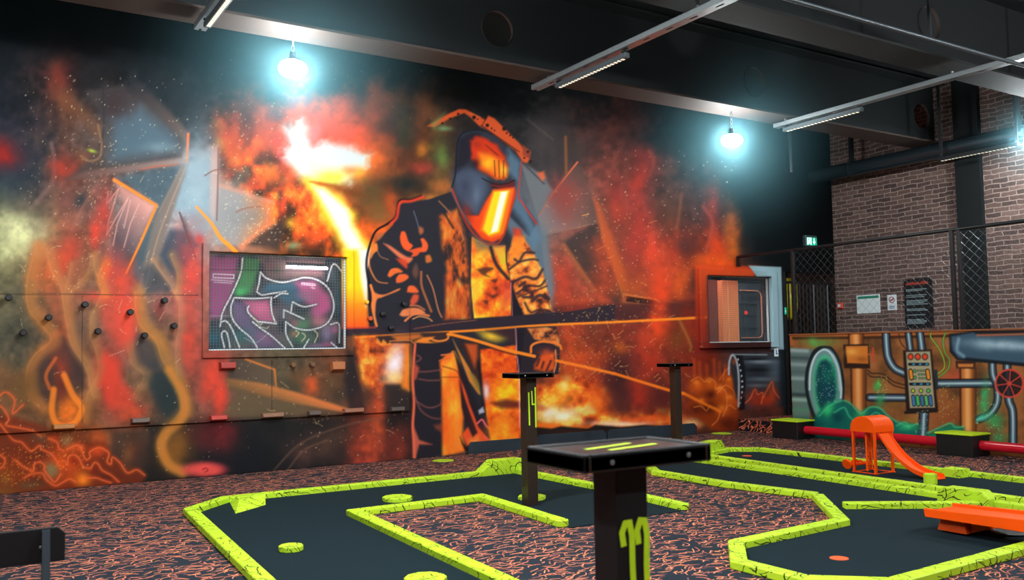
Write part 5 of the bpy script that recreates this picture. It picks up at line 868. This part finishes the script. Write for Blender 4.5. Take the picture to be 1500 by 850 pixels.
# ---------------------------------------------------------------- store room behind the windows
GY = 10.2
gu = np.linspace(1.55, 5.0, 420); gv = np.linspace(.85, 3.0, 260)
gr = painted('wall_graffiti', gu, gv, np.ones((419, 259), bool), lambda u, v, d: (u, np.full_like(u, GY) + d, v), .05, graffiti); structure(gr)
def added_tube(a, b, label, s):
    a, b = Vector(a), Vector(b); t = thing('added_tube', label, 'lamp', tuple((a + b) / 2))
    MB().tube([a, b], .018, 10).build('tube', mat('tube_glow', (255, 255, 255), .4, emit=(250, 246, 255), strength=s), t, smooth=True)
    d = Vector((0, .0, .035)); MB().tube([a + d, b + d], .02, 8).build('fitting', M['black'], t)
    for p in (a, b):
        if p.z < 3: MB().tube([p + d, Vector((p.x, p.y, 3.2))], .004, 6).build('cable', M['black'], t)
    return t
pa, pb = on(1, 10.12, 420, 391), on(1, 10.12, 480, 393.5)
added_tube(pa, pb, 'glowing white tube standing in for a lamp reflection in the left window', 20)  # window reflection of a tube, built as a glowing tube
added_tube((2.0, 9.95, 3.15), (4.4, 9.95, 3.15), 'unseen tube lamp added above the graffiti, over the left window', 85)  # added out of sight to brighten the graffiti
added_tube((9.0, 10.0, 3.15), (10.6, 10.0, 3.15), 'unseen tube lamp added above the right window', 170)  # added out of sight to brighten the cabinets
added_tube((11.4, 10.6, 3.15), (12.2, 10.6, 3.15), 'unseen tube lamp added in the corridor behind the gate', 30)  # added light for the corridor and the bag
q = lambda x, y, Y: on(1, Y, x, y)
t = thing('cabinet', 'tall orange and brown cabinet seen through the left half of the right window', 'cabinet', (9.6, 10.3, 0))
xa, xb, xc = q(1034, 440, 10.2).x, q(1059, 440, 10.1).x, q(1082.5, 440, 10.1).x
MB().box(xa - .4, xb, 10.2, 10.55, 0, q(1040, 410, 10.2).z).build('side_panel', M['brown'], t); zt = q(1070, 411, 10.1).z
MB().box(xb, xc, 10.1, 10.55, 0, zt).build('door', M['peach'], t); MB().box(xb + .12, xb + .13, 10.095, 10.1, 0, zt).build('door_edge', mat('peach_light', (246, 170, 120), .6), t)
t = thing('round_hatch', 'dark cabinet front with rounded pale outline and red light, right half of the right window', 'hatch', (10.7, 10.25, 0))
ya = 10.25; x0, x1, zt, zb = q(1083, 440, ya).x, q(1116, 440, ya).x, q(1100, 426, ya).z, q(1100, 495, ya).z
MB().box(x0 + .03, min(x1 + .35, 11.28), ya + .03, ya + .3, 0, zt + .12).build('hatch_body', mat('slate_panel', (84, 100, 106), .5), t)
pts = [(x0 + .03, zt), (x1 - .08, zt), (x1 - .02, zt - .03), (x1, zt - .09), (x1, zb + .09), (x1 - .02, zb + .03), (x1 - .08, zb), (x0 + .03, zb)]
MB().tube([(a, ya, b) for a, b in pts], .012, 8).build('outline', mat('dull_orange', (240, 160, 120), .5), t)
r_ = q(1095, 458, ya); MB().lathe([(.001, -.02), (.03, -.02), (.03, 0)], 14, Matrix.Translation((r_.x, ya + .01, r_.z)) @ Matrix.Rotation(math.pi / 2, 4, 'X')).build('red_light', mat('red_glow', (240, 70, 60), .4, emit=(240, 60, 50), strength=.6), t)
for k in range(4): MB().box(x0 + .02, x1 - .08, ya + .02, ya + .03, zb + .15 + .2 * k, zb + .165 + .2 * k).build('slot', M['grey'], t)

# ---------------------------------------------------------------- climbing holds
hold_mats = {}
def hmat(px, py, dark=1.0):
    c = mural(np.array([float(px)]), np.array([float(py)]))[0] * dark; k = tuple(int(v // 24 * 24 + 8) for v in c)
    if k not in hold_mats: hold_mats[k] = mat('hold_paint', k, .5, vary=.1, bscale=30)
    return hold_mats[k]
HY = WY - .03
def peg(px, py, label, col=(26, 24, 26), r=.03, L=.1):
    p = on(1, HY, px, py)
    mt = mat('peg_paint', col, .45) if col not in hold_mats else hold_mats[col]; hold_mats[col] = mt
    o = MB().lathe([(r, 0), (r * .82, -.35 * L), (r * .82, -.75 * L), (r * 1.05, -.9 * L), (r * .8, -L)], 16, Matrix.Translation(p) @ Matrix.Rotation(-math.pi / 2, 4, 'X') @ Matrix.Rotation(0, 4, 'Z')).build('climbing_peg', mt, smooth=True, loc=p)
    # lathe axis runs along -Y, out of the wall
    return tag(o, label, 'climbing hold', 'pegs on the climbing panel')
for (x, y), l in zip(((13, 437), (34, 488), (71, 466), (124, 447), (143, 486), (190, 458), (211, 492), (240, 441), (254, 478)),
    ('dark peg at the left edge of the panel, upper one beside the pale blocks', 'dark peg near the left edge, lowest and leftmost of the big ones', 'dark peg on the orange flame, second from the left edge', 'dark peg in the upper row between two tan flame lines', 'dark peg below a tan flame line in the middle of the peg group', 'dark peg on the red flame column', 'dark peg at the lower right of the red column', 'topmost dark peg, nearest the window on the upper right', 'dark peg beneath the topmost one, closest to the window frame')): peg(x, y, l)
peg(428, 535, 'left small rounded peg under the window', (120, 84, 60), .026, .08); peg(456, 534, 'right small rounded peg under the window', (116, 80, 58), .026, .08)
peg(536, 443, 'yellow knob right of the window beside the flame', (236, 186, 40), .022, .06); peg(541, 467, 'orange red knob by the bottom of the dark sleeve', (206, 84, 44), .026, .06)
peg(560, 461, 'black peg on the painted sleeve, left of three', (22, 20, 24), .03, .06); peg(591, 446, 'black peg on the painted sleeve, upper right of three', (22, 20, 24), .032, .07); peg(572, 481, 'black peg on the painted bar, lowest of three', (22, 20, 24), .03, .06)
def block(px, py, w, h, d, label, col, name='climbing_block', chamfer=.3):
    p = on(1, HY, px, py); x, z = p.x, p.z
    if z - h / 2 < PZ0: z = PZ0 + h / 2 + .002
    v = [(x - w / 2, HY, z - h / 2), (x + w / 2, HY, z - h / 2), (x + w / 2, HY, z + h / 2), (x - w / 2, HY, z + h / 2)] + [(x - w * .44, HY - d, z - h * .2), (x + w * .44, HY - d, z - h * .2), (x + w * .47, HY - d * .9, z + h / 2), (x - w * .47, HY - d * .9, z + h / 2)]
    o = MB().add(v, [(3, 2, 1, 0), (4, 5, 6, 7), (0, 1, 5, 4), (1, 2, 6, 5), (2, 3, 7, 6), (3, 0, 4, 7)]).build(name, mat('block_paint', col, .5, vary=.12, bscale=40), loc=p, bevel=.004)
    return tag(o, label, 'climbing hold', 'foot blocks on the climbing panel')
block(333, 537, .17, .09, .08, 'red wedge block below the left corner of the graffiti window', (160, 48, 40))
block(494, 538, .16, .12, .08, 'large orange brown rounded hold under the right part of the window', (176, 104, 60))
for px, py, w, c, l in ((94, 626, .2, (176, 110, 50), 'orange foot block on the lower panel edge, the leftmost'), (206, 617, .18, (104, 84, 74), 'brown foot block on the lower edge under the red column'), (320, 613, .18, (190, 62, 52), 'red foot block on the lower edge under the red wedge'), (399, 609, .25, (140, 100, 76), 'long tan foot ledge on the lower edge below the window'), (460, 606, .15, (92, 76, 68), 'brown foot block on the lower edge between the two long ledges'), (517, 602, .25, (150, 96, 74), 'long tan foot ledge on the lower edge right of the window'), (581, 600, .18, (84, 70, 64), 'dark foot block at the lower right corner of the panel')):
    block(px, py, w, .06, .07, l, c)
t = thing('letter_board', 'narrow dark board with pale blocks cut off by the left edge', 'board', (.2, HY, 1.7))
MB().box(.1, .33, HY - .02, HY, 1.38, 1.98).build('backing', M['black'], t)
for z, h in ((1.84, .07), (1.73, .08), (1.61, .1)): MB().box(.18, .325, HY - .03, HY - .02, z, z + h).build('pale_block', mat('pale_block', (206, 200, 170), .5), t)
# ---------------------------------------------------------------- skirting boards against the mural
for x0, x1, z1, l in ((5.36, 6.3, .145, 'dark blue kick board at the foot of the mural, left of the post marked 14'), (6.36, 7.5, .165, 'dark blue kick board at the foot of the mural, right of the post marked 14'), (7.52, 9.16, .165, 'long dark blue kick board at the foot of the mural behind the far post')):
    c = .05; pts = [(x0, 0), (x1, 0), (x1, z1 - c), (x1 - c, z1), (x0 + c, z1), (x0, z1 - c)]
    o = MB().prism(pts, 0, .035, Matrix.Translation((0, WY - .002, 0)) @ Matrix.Rotation(math.pi / 2, 4, 'X')).build('kick_board', M['board'], loc=((x0 + x1) / 2, WY, 0), bevel=.003); tag(o, l, 'kick board', 'kick boards along the mural')
# ---------------------------------------------------------------- red pipe on its blocks
def post_block(y0, y1, label):
    t = thing('pipe_block', label, 'block', (9.8, (y0 + y1) / 2, 0), 'black blocks of the red pipe rail')
    MB().box(9.63, 9.97, y0, y1, 0, .235).build('block_body', M['black'], t, bevel=.006); MB().box(9.62, 9.98, y0 - .01, y1 + .01, .235, .255).build('top_plate', M['neonplain'], t, bevel=.004); return t
post_block(8.22, 8.66, 'black block with a yellow green top carrying the far end of the red pipe'); post_block(5.78, 6.22, 'black block with a yellow green top in the middle of the red pipe'); post_block(3.2, 3.6, 'black block at the hidden near end of the red pipe')
for a, b, l in ((8.3, 6.14, 'long glossy red pipe between the two black blocks'), (5.86, 3.5, 'glossy red pipe running off the right edge from the nearer block')):
    o = MB().tube([(9.8, a - .085, .125), (9.8, b + .085, .125)], .055, 24).build('red_pipe', M['red'], smooth=True, loc=(9.8, (a + b) / 2, .125)); tag(o, l, 'pipe', 'red pipe rail')
# ---------------------------------------------------------------- mini golf lanes
CW, CH = .1, .05
def miter(pl, w, closed=False):
    n = len(pl); L = []; R_ = []
    for i in range(n):
        p = Vector(pl[i]); a = Vector(pl[i - 1]) if (i or closed) else None; b = Vector(pl[(i + 1) % n]) if (i < n - 1 or closed) else None
        d1 = (p - a).normalized() if a is not None else None; d2 = (b - p).normalized() if b is not None else None
        d1 = d1 or d2; d2 = d2 or d1; n1 = Vector((-d1.y, d1.x)); n2 = Vector((-d2.y, d2.x)); m = (n1 + n2); m = m / max(m.length_squared / 2, .35)
        L.append(p + m * w / 2); R_.append(p - m * w / 2)
    return L, R_
def boards(root, pl, ends=(0, 0), h=CH, closed=False):
    L, R_ = miter([Vector(p[:2]) for p in pl], CW, closed); n = len(pl)
    for i in range(n if closed else n - 1):
        j = (i + 1) % n; q = [L[i], R_[i], R_[j], L[j]]
        if ends[1] and i == n - 2: d = (q[2] - q[1]).normalized(); q = [q[0], q[1], q[2] - d * .03, q[2] - d * .03 + (q[3] - q[2]) * .0 + d * .03 + (q[3] - q[2]) * .3, q[3] - (q[3] - q[2]) * .3, q[3] - d * .03]
        MB().prism([tuple(p) for p in q][::-1], 0, h).build('border_board', M['neon'], root, bevel=.006)
def felt(root, pl): MB().prism([tuple(p[:2]) for p in pl], 0, .006).build('playing_surface', M['felt'], root)
def cup(root, px, py, r=.055):
    p = at_z(px, py, .006); MB().lathe([(r, .006), (r, .0085), (r * .8, .0088)], 24, Matrix.Translation((p.x, p.y, 0))).build('hole_rim', M['cup'], root)
# left L-shaped lane
A = thing('minigolf_lane', 'large L shaped minigolf lane on the left with the post marked 14', 'minigolf lane', (3.2, 7.2, 0), 'minigolf lanes')
felt(A, [(1.45, 2.9), (1.47, 4.93), (1.62, 7.53), (2.0, 7.92), (4.95, 7.92), (4.95, 5.3), (3.76, 5.28), (3.82, 6.67), (2.66, 6.65), (2.56, 4.17), (2.5, 2.9)])
boards(A, [(1.42, 2.9), (1.47, 4.93), (1.62, 7.53), (2.0, 7.93), (4.95, 7.93), (4.97, 6.6), (4.9, 5.3)], (0, 1)); boards(A, [(2.5, 2.9), (2.56, 4.17), (2.67, 6.66), (3.83, 6.68), (3.75, 5.33)], (0, 1))
MB().prism([(4.52, 0), (4.52, .05), (4.66, .155), (5.0, .155), (5.0, 0)], 7.86, 8.0, Matrix(((1, 0, 0, 0), (0, 0, 1, 0), (0, 1, 0, 0), (0, 0, 0, 1)))).build('wedge_block', M['neon'], A, bevel=.006)
b0, b1 = at_z(346, 753, .006), at_z(390, 740, .006); t0, t1 = at_z(351, 733.5, .06), at_z(389, 725, .06)
v = [b0, b1, Vector((b1.x, 7.9, 0)), Vector((b0.x + .1, 7.9, 0))] + [t0, t1, Vector((t1.x, 7.9, .06)), Vector((t0.x + .06, 7.9, .06))]; v = [Vector(p) for p in v]
MB().add(v, [(3, 2, 1, 0), (4, 5, 6, 7), (0, 1, 5, 4), (1, 2, 6, 5), (2, 3, 7, 6), (3, 0, 4, 7)]).build('wedge_block', M['neon'], A)
# narrow lane
Cn = thing('minigolf_lane', 'narrow minigolf lane between the slide lane and the squiggle carpet, behind the black tray', 'minigolf lane', (6.5, 6.5, 0), 'minigolf lanes')
felt(Cn, [(6.03, 6.9), (6.97, 8.35), (6.97, 5.5), (6.93, 4.3), (6.62, 4.2), (5.97, 4.68), (6.12, 5.05)]); boards(Cn, [(6.13, 5.06), (5.98, 5.95), (5.98, 6.9), (6.9, 8.4), (7.0, 8.3), (7.0, 5.9), (6.95, 4.62)])
# near lane with the orange ramp
D = thing('minigolf_lane', 'near minigolf lane at the lower right with the orange ramp and an orange hole', 'minigolf lane', (5.3, 3.6, 0), 'minigolf lanes')
felt(D, [(5.36, 4.22), (4.25, 4.14), (3.88, 3.78), (3.89, 3.3), (4.22, 3.02), (5.56, 3.05), (6.85, 3.05), (6.88, 3.98), (6.62, 4.15), (5.95, 4.6), (6.1, 5.02)])
boards(D, [(6.88, 3.07), (5.56, 3.05), (4.22, 3.0), (3.89, 3.3), (3.88, 3.77), (4.24, 4.14), (5.38, 4.22), (6.1, 5.02)]); boards(D, [(6.95, 4.62), (6.9, 3.1)]); boards(D, [(6.78, 4.06), (6.62, 4.15), (5.93, 4.63)]); cup(D, 1230, 818)
MB().prism([(0, 0), (.42, 0), (.42, .07), (.36, .125), (.06, .125), (0, .07)], -.07, .07, Matrix.Translation((6.87, 3.98, 0)) @ Matrix.Rotation(math.radians(92), 4, 'Z') @ Matrix.Rotation(math.pi / 2, 4, 'X')).build('corner_block', M['neon'], D, bevel=.006)
# lane with the slide
Bn = thing('minigolf_lane', 'long minigolf lane in front of the red pipe with the orange slide', 'minigolf lane', (7.8, 6, 0), 'minigolf lanes')
felt(Bn, [(7.27, 3.3), (7.26, 6.1), (7.31, 7.62), (7.96, 7.82), (8.24, 7.6), (8.26, 3.3)]); boards(Bn, [(7.2, 3.3), (7.25, 6.1), (7.3, 7.66), (7.96, 7.86), (8.25, 7.62), (8.27, 6.9), (8.26, 3.3)]); cup(Bn, 1095, 668)
w0, w1 = Vector((7.36, 7.72, 0)), Vector((7.86, 7.87, 0)); dx = (w1 - w0).normalized(); ang = math.atan2(dx.y, dx.x); L_ = (w1 - w0).length
MB().prism([(0, 0), (L_, 0), (L_, .05), (L_ * .78, .16), (L_ * .22, .16), (0, .08)], -.07, .07, Matrix.Translation(w0) @ Matrix.Rotation(ang, 4, 'Z') @ Matrix.Rotation(math.pi / 2, 4, 'X')).build('wedge_block', M['neon'], Bn, bevel=.006)
ya, yb = on(0, 8.06, 1380, 696).y, on(0, 8.06, 1407, 698).y; MB().box(8.06, 8.23, yb, ya, 0, .085).build('stop_block', M['neon'], Bn, bevel=.005)
p0 = at_z(1364, 709, .006); MB().prism([(p0.x + .07 * math.cos(a), p0.y + .055 * math.sin(a)) for a in np.linspace(.3, 6.58, 7)[:-1]], 0, .1).build('stop_block', M['neon'], Bn, bevel=.005)
# bumper discs on the lanes and flat discs on the carpet
def disc(px, py, r, h, label, name='bumper_disc', z=.006, group='octagonal bumper discs on the left lane', n=10):
    p = at_z(px, py, z + h / 2)
    o = MB().prism([(p.x + r * math.cos(a), p.y + r * math.sin(a)) for a in np.linspace(.2, 2 * math.pi + .2, n + 1)[:-1]], z, z + h).build(name, M['neon'], loc=(p.x, p.y, z), bevel=.004); return tag(o, label, 'bumper' if h > .02 else 'floor marker', group)
disc(427, 803, .08, .035, 'small yellow green bumper disc alone in the middle of the left lane'); disc(583, 730.5, .13, .035, 'yellow green bumper disc at the left corner of the inner border')
disc(624, 850, .12, .035, 'yellow green bumper disc cut by the bottom edge of the picture'); disc(780, 729, .12, .03, 'yellow green bumper disc behind the foot of the post marked 14')
for px, py, r, l in ((650, 675, .125, 'flat yellow green floor marker on the carpet at the foot of the welder'), (1058, 635, .15, 'flat yellow green floor marker on the carpet near the carpeted step'), (866, 669, .12, 'flat yellow green floor marker half hidden behind the black tray')):
    disc(px, py, r, .006, l, 'floor_marker', 0, 'flat floor markers on the carpet', 20)
# ---------------------------------------------------------------- scoring posts
def stroke2d(pts, w): # flat ribbon polygon around a 2-D polyline
    L, R_ = miter([Vector(p) for p in pts], w); return [tuple(p) for p in L] + [tuple(p) for p in reversed(R_)]
def score_post(x, y, top, tw, td, label, number, w=.1, rim=.016, mark=None, shaft='post'):
    t = thing('scoring_post', label, 'post', (x, y, 0), 'black scoring posts with tray tops')
    MB().box(x - w / 2, x + w / 2, y - w / 2, y + w / 2, 0, top - .04).build('post_shaft', M[shaft], t, bevel=.004)
    MB().box(x - tw / 2, x + tw / 2, y - td / 2, y + td / 2, top - .04, top - .005).build('tray', M['post'], t, bevel=.003)
    r = MB()
    for b in ((x - tw / 2, x - tw / 2 + rim, y - td / 2, y + td / 2), (x + tw / 2 - rim, x + tw / 2, y - td / 2, y + td / 2), (x - tw / 2 + rim, x + tw / 2 - rim, y - td / 2, y - td / 2 + rim), (x - tw / 2 + rim, x + tw / 2 - rim, y + td / 2 - rim, y + td / 2)): r.box(*b, top - .042, top)
    r.build('tray_rim', M['black'], t, bevel=.003)
    for bx in (-.3, .3):
        MB().lathe([(.006, 0), (.006, .003), (.003, .004)], 10, Matrix.Translation((x + bx * tw, y - td / 2, top - .022)) @ Matrix.Rotation(math.pi / 2, 4, 'X')).build('screw', M['galv'], t)
    mb = MB()
    for s in number:
        pts = stroke2d(s[0], s[1]); mb.add([(x + a, y - w / 2 - .0015, b) for a, b in pts], [tuple(range(len(pts)))])
    if number: mb.build('painted_number', M['neonplain'], t)
    if mark:
        mb = MB()
        for s in mark: mb.add([(x + a, y + b, top - .0042) for a, b in stroke2d(*s)], [tuple(range(2 * len(s[0])))])
        mb.build('painted_bars', M['neonplain'], t)
    return t
score_post(4.03, 6.22, 1.09, .36, .24, 'black scoring post marked 14 standing at the end of the inner border', [([(-.03, .93), (-.027, .66)], .013), ([(.0, .94), (.004, .83), (.03, .83)], .012), ([(.034, .97), (.036, .64)], .014)])
score_post(7.27, 8.0, 1.085, .36, .24, 'dark scoring post without a visible number, standing far behind near the lava cloud', [])
t11 = score_post(1.375, 1.72, 1.06, .385, .235, 'large blurred scoring post with two yellow bars on its tray in the foreground', [([(-.031, .828), (-.036, .86), (-.026, .88), (-.012, .88), (-.006, .85), (-.006, .78), (.0, .6)], .017), ([(.014, .828), (.01, .86), (.02, .882), (.034, .88), (.04, .85), (.037, .78), (.038, .6)], .017)], w=.095, mark=[([(-.1, .0), (.065, .04)], .017), ([(-.065, -.045), (.11, -.008)], .017)], shaft='black')
# ---------------------------------------------------------------- orange slide
t = thing('ball_slide', 'orange metal slide tower with an arched roof and curved chute on the far lane', 'slide', (7.8, 5.7, .006))
sx0, sx1, sy0, sy1, ZT = 7.675, 7.945, 5.605, 5.85, .43
for lx in (sx0, sx1):
    for ly in (sy0, sy1): MB().box(lx - .011, lx + .011, ly - .011, ly + .011, .006, ZT).build('leg', M['orange'], t)
MB().box(sx0 - .02, sx1 + .02, sy0 - .012, sy0 + .012, .006, .012).box(sx0 - .02, sx1 + .02, sy1 - .012, sy1 + .012, .006, .012).box(sx0 - .012, sx0 + .012, sy0 - .02, sy1 + .02, .006, .012).box(sx1 - .012, sx1 + .012, sy0 - .02, sy1 + .02, .006, .012).build('base_frame', M['orange'], t)
yc = (sy0 + sy1) / 2; hw = (sy1 - sy0) / 2 + .015; arc = [(yc - hw * math.cos(a), ZT + .02 + .115 * math.sin(a)) for a in np.linspace(0, math.pi, 17)]
MB().prism([(yc - hw, ZT - .02)] + arc + [(yc + hw, ZT - .02)], sx0 - .02, sx1 + .02, Matrix(((0, 0, 1, 0), (1, 0, 0, 0), (0, 1, 0, 0), (0, 0, 0, 1)))).build('arched_roof', M['orange'], t, smooth=True)
xc, cw = 7.81, .085; path = [(5.66, .425), (5.60, .39), (5.54, .31), (5.46, .215), (5.36, .13), (5.24, .06), (5.12, .025), (5.02, .012)]
pp = catmull(path, 5); mb = MB(); n = len(pp); v = []
for yy, zz in pp: v += [(xc - cw, yy, zz), (xc + cw, yy, zz), (xc + cw, yy, zz + .008), (xc - cw, yy, zz + .008)]
f = []
for i in range(n - 1): f += [(4 * i + k, 4 * i + (k + 1) % 4, 4 * i + 4 + (k + 1) % 4, 4 * i + 4 + k) for k in range(4)]
mb.add(v, f + [(3, 2, 1, 0), (4 * n - 4, 4 * n - 3, 4 * n - 2, 4 * n - 1)]).build('chute_bed', M['orange'], t)
for s in (-1, 1):
    mb = MB(); v = []; f = []
    for yy, zz in pp: v += [(xc + s * cw - .004, yy, zz), (xc + s * cw + .004, yy, zz), (xc + s * cw + .004, yy + .012, zz + .045), (xc + s * cw - .004, yy + .012, zz + .045)]
    for i in range(n - 1): f += [(4 * i + k, 4 * i + (k + 1) % 4, 4 * i + 4 + (k + 1) % 4, 4 * i + 4 + k) for k in range(4)]
    mb.add(v, f + [(3, 2, 1, 0), (4 * n - 4, 4 * n - 3, 4 * n - 2, 4 * n - 1)]).build('chute_rail', M['orange'], t)
MB().tube([(xc - .08, 5.74, .02), (xc - .08, 5.74, ZT)], .012, 8).tube([(xc + .02, 5.78, .02), (xc + .02, 5.78, ZT)], .01, 8).build('lift_column', M['orange'], t, smooth=True)
mb = MB()
for k in range(11):
    z = .06 + .033 * k; mb.tube([(xc - .03 + .018 * math.cos(a), 5.76 + .012 * math.sin(a) * (1 if k % 2 else -1), z + .02 * math.sin(a)) for a in np.linspace(0, 6.28, 9)], .005, 5)
mb.build('lift_chain', M['orange'], t, smooth=True)
MB().tube([(7.64, 5.9, .07), (7.85, 5.82, .085)], .018, 10).build('crank_shaft', M['orange'], t, smooth=True)
MB().lathe([(.012, -.012), (.05, -.012), (.05, .012), (.012, .012)], 18, Matrix.Translation((7.635, 5.905, .08)) @ Matrix.Rotation(math.radians(70), 4, 'Y')).build('crank_wheel', M['orange'], t, smooth=True)
for k in range(3): MB().lathe([(.022, -.006), (.022, .006)], 12, Matrix.Translation((7.7 + .04 * k, 5.88 - .015 * k, .095)) @ Matrix.Rotation(math.radians(80), 4, 'Y')).build('gear', M['orange'], t)
# ---------------------------------------------------------------- orange ramp on its round base
t = thing('orange_ramp', 'orange raised ramp board with side lips on a black round base, lower right edge', 'ramp', (6.05, 3.5, .006))
MB().lathe([(.36, .006), (.36, .018), (.35, .02)], 40, Matrix.Translation((6.2, 3.55, 0))).build('round_base', M['black'], t)
RZ = .165; q0, q1 = at_z(1355, 745, RZ), at_z(1403, 738, RZ); rx0, rx1, ry0, ry1, rz = q0.x, q1.x + .02, 2.95, q0.y, RZ
YZ = Matrix(((0, 0, 1, 0), (1, 0, 0, 0), (0, 1, 0, 0), (0, 0, 0, 1)))
side = [(ry1, rz - .055), (ry1 + .01, rz), (ry0, rz + .03), (ry0, rz - .05)]
for xa, xb in ((rx0, rx0 + .03), (rx1 - .03, rx1)): MB().prism(side, xa, xb, YZ).build('side_lip', M['orange'], t, bevel=.003)
MB().prism([(ry1 - .005, rz - .05), (ry1, rz - .018), (ry0, rz + .008), (ry0, rz - .03)], rx0 + .03, rx1 - .03, YZ).build('ramp_bed', M['orange'], t)
f0, f1 = at_z(1372, 776, .02), at_z(1418, 783, .02); xa = (f0.x + f1.x) / 2 + .0
MB().add([(xa, f1.y, .02), (xa + .34, f1.y, .02), (xa + .34, f0.y, .02), (xa, f0.y, .02), (xa + .03, f1.y + .03, .118), (xa + .31, f1.y + .03, .118), (xa + .31, f0.y - .02, .118), (xa + .03, f0.y - .02, .118)], [(3, 2, 1, 0), (4, 5, 6, 7), (0, 1, 5, 4), (1, 2, 6, 5), (2, 3, 7, 6), (3, 0, 4, 7)]).build('foot_block', M['orange'], t, bevel=.003)
MB().add([(xa + .06, f1.y, .03), (xa + .06, f1.y - .2, .1), (xa + .3, f1.y - .2, .1), (xa + .3, f1.y, .03), (xa + .06, f1.y, .12), (xa + .06, f1.y - .2, .125), (xa + .3, f1.y - .2, .125), (xa + .3, f1.y, .12)], [(3, 2, 1, 0), (4, 5, 6, 7), (0, 1, 5, 4), (1, 2, 6, 5), (2, 3, 7, 6), (3, 0, 4, 7)]).build('brace_block', M['orange'], t)
# ---------------------------------------------------------------- black barrier board at the left edge
YB = 3.2; pA, pB, pC = on(1, YB, 88, 771), on(1, YB, 95, 820), on(1, YB, 6, 776)
t = thing('barrier_board', 'black board with clipped corners on a triangular brace at the lower left edge', 'barrier', (pA.x - .15, YB, 0))
zt, zb, xr = pA.z, pB.z, pB.x; c = .02; xl = xr - .26
MB().prism([(xl, zb), (xr, zb), (xr, zt - c), (xr - c, zt), (xl + .035, zt), (xl, zt - .03)], 0, .018, Matrix.Translation((0, YB, 0)) @ Matrix.Rotation(math.pi / 2, 4, 'X')).build('board', M['black'], t, bevel=.002)
for px in (68,):
    p = on(1, YB - .02, px, 775); MB().prism([(YB - .02, zt - .005), (YB - .02, 0), (YB - .2, 0), (YB - .03, zt - .005)], p.x - .011, p.x + .011, Matrix(((0, 0, 1, 0), (1, 0, 0, 0), (0, 1, 0, 0), (0, 0, 0, 1)))).build('brace', M['board'], t)
MB().box(p.x - .09, p.x + .09, YB - .24, YB + .06, 0, .015).build('foot', M['black'], t)
for sx, sz in ((-.12, .03), (.03, .05)): MB().lathe([(.004, 0), (.004, .003), (.002, .004)], 8, Matrix.Translation((xr - .1 + sx, YB - .018, zb + sz)) @ Matrix.Rotation(math.pi / 2, 4, 'X')).build('screw', M['galv'], t)
for o in bpy.data.objects:
    if 'base' in o: del o['base']
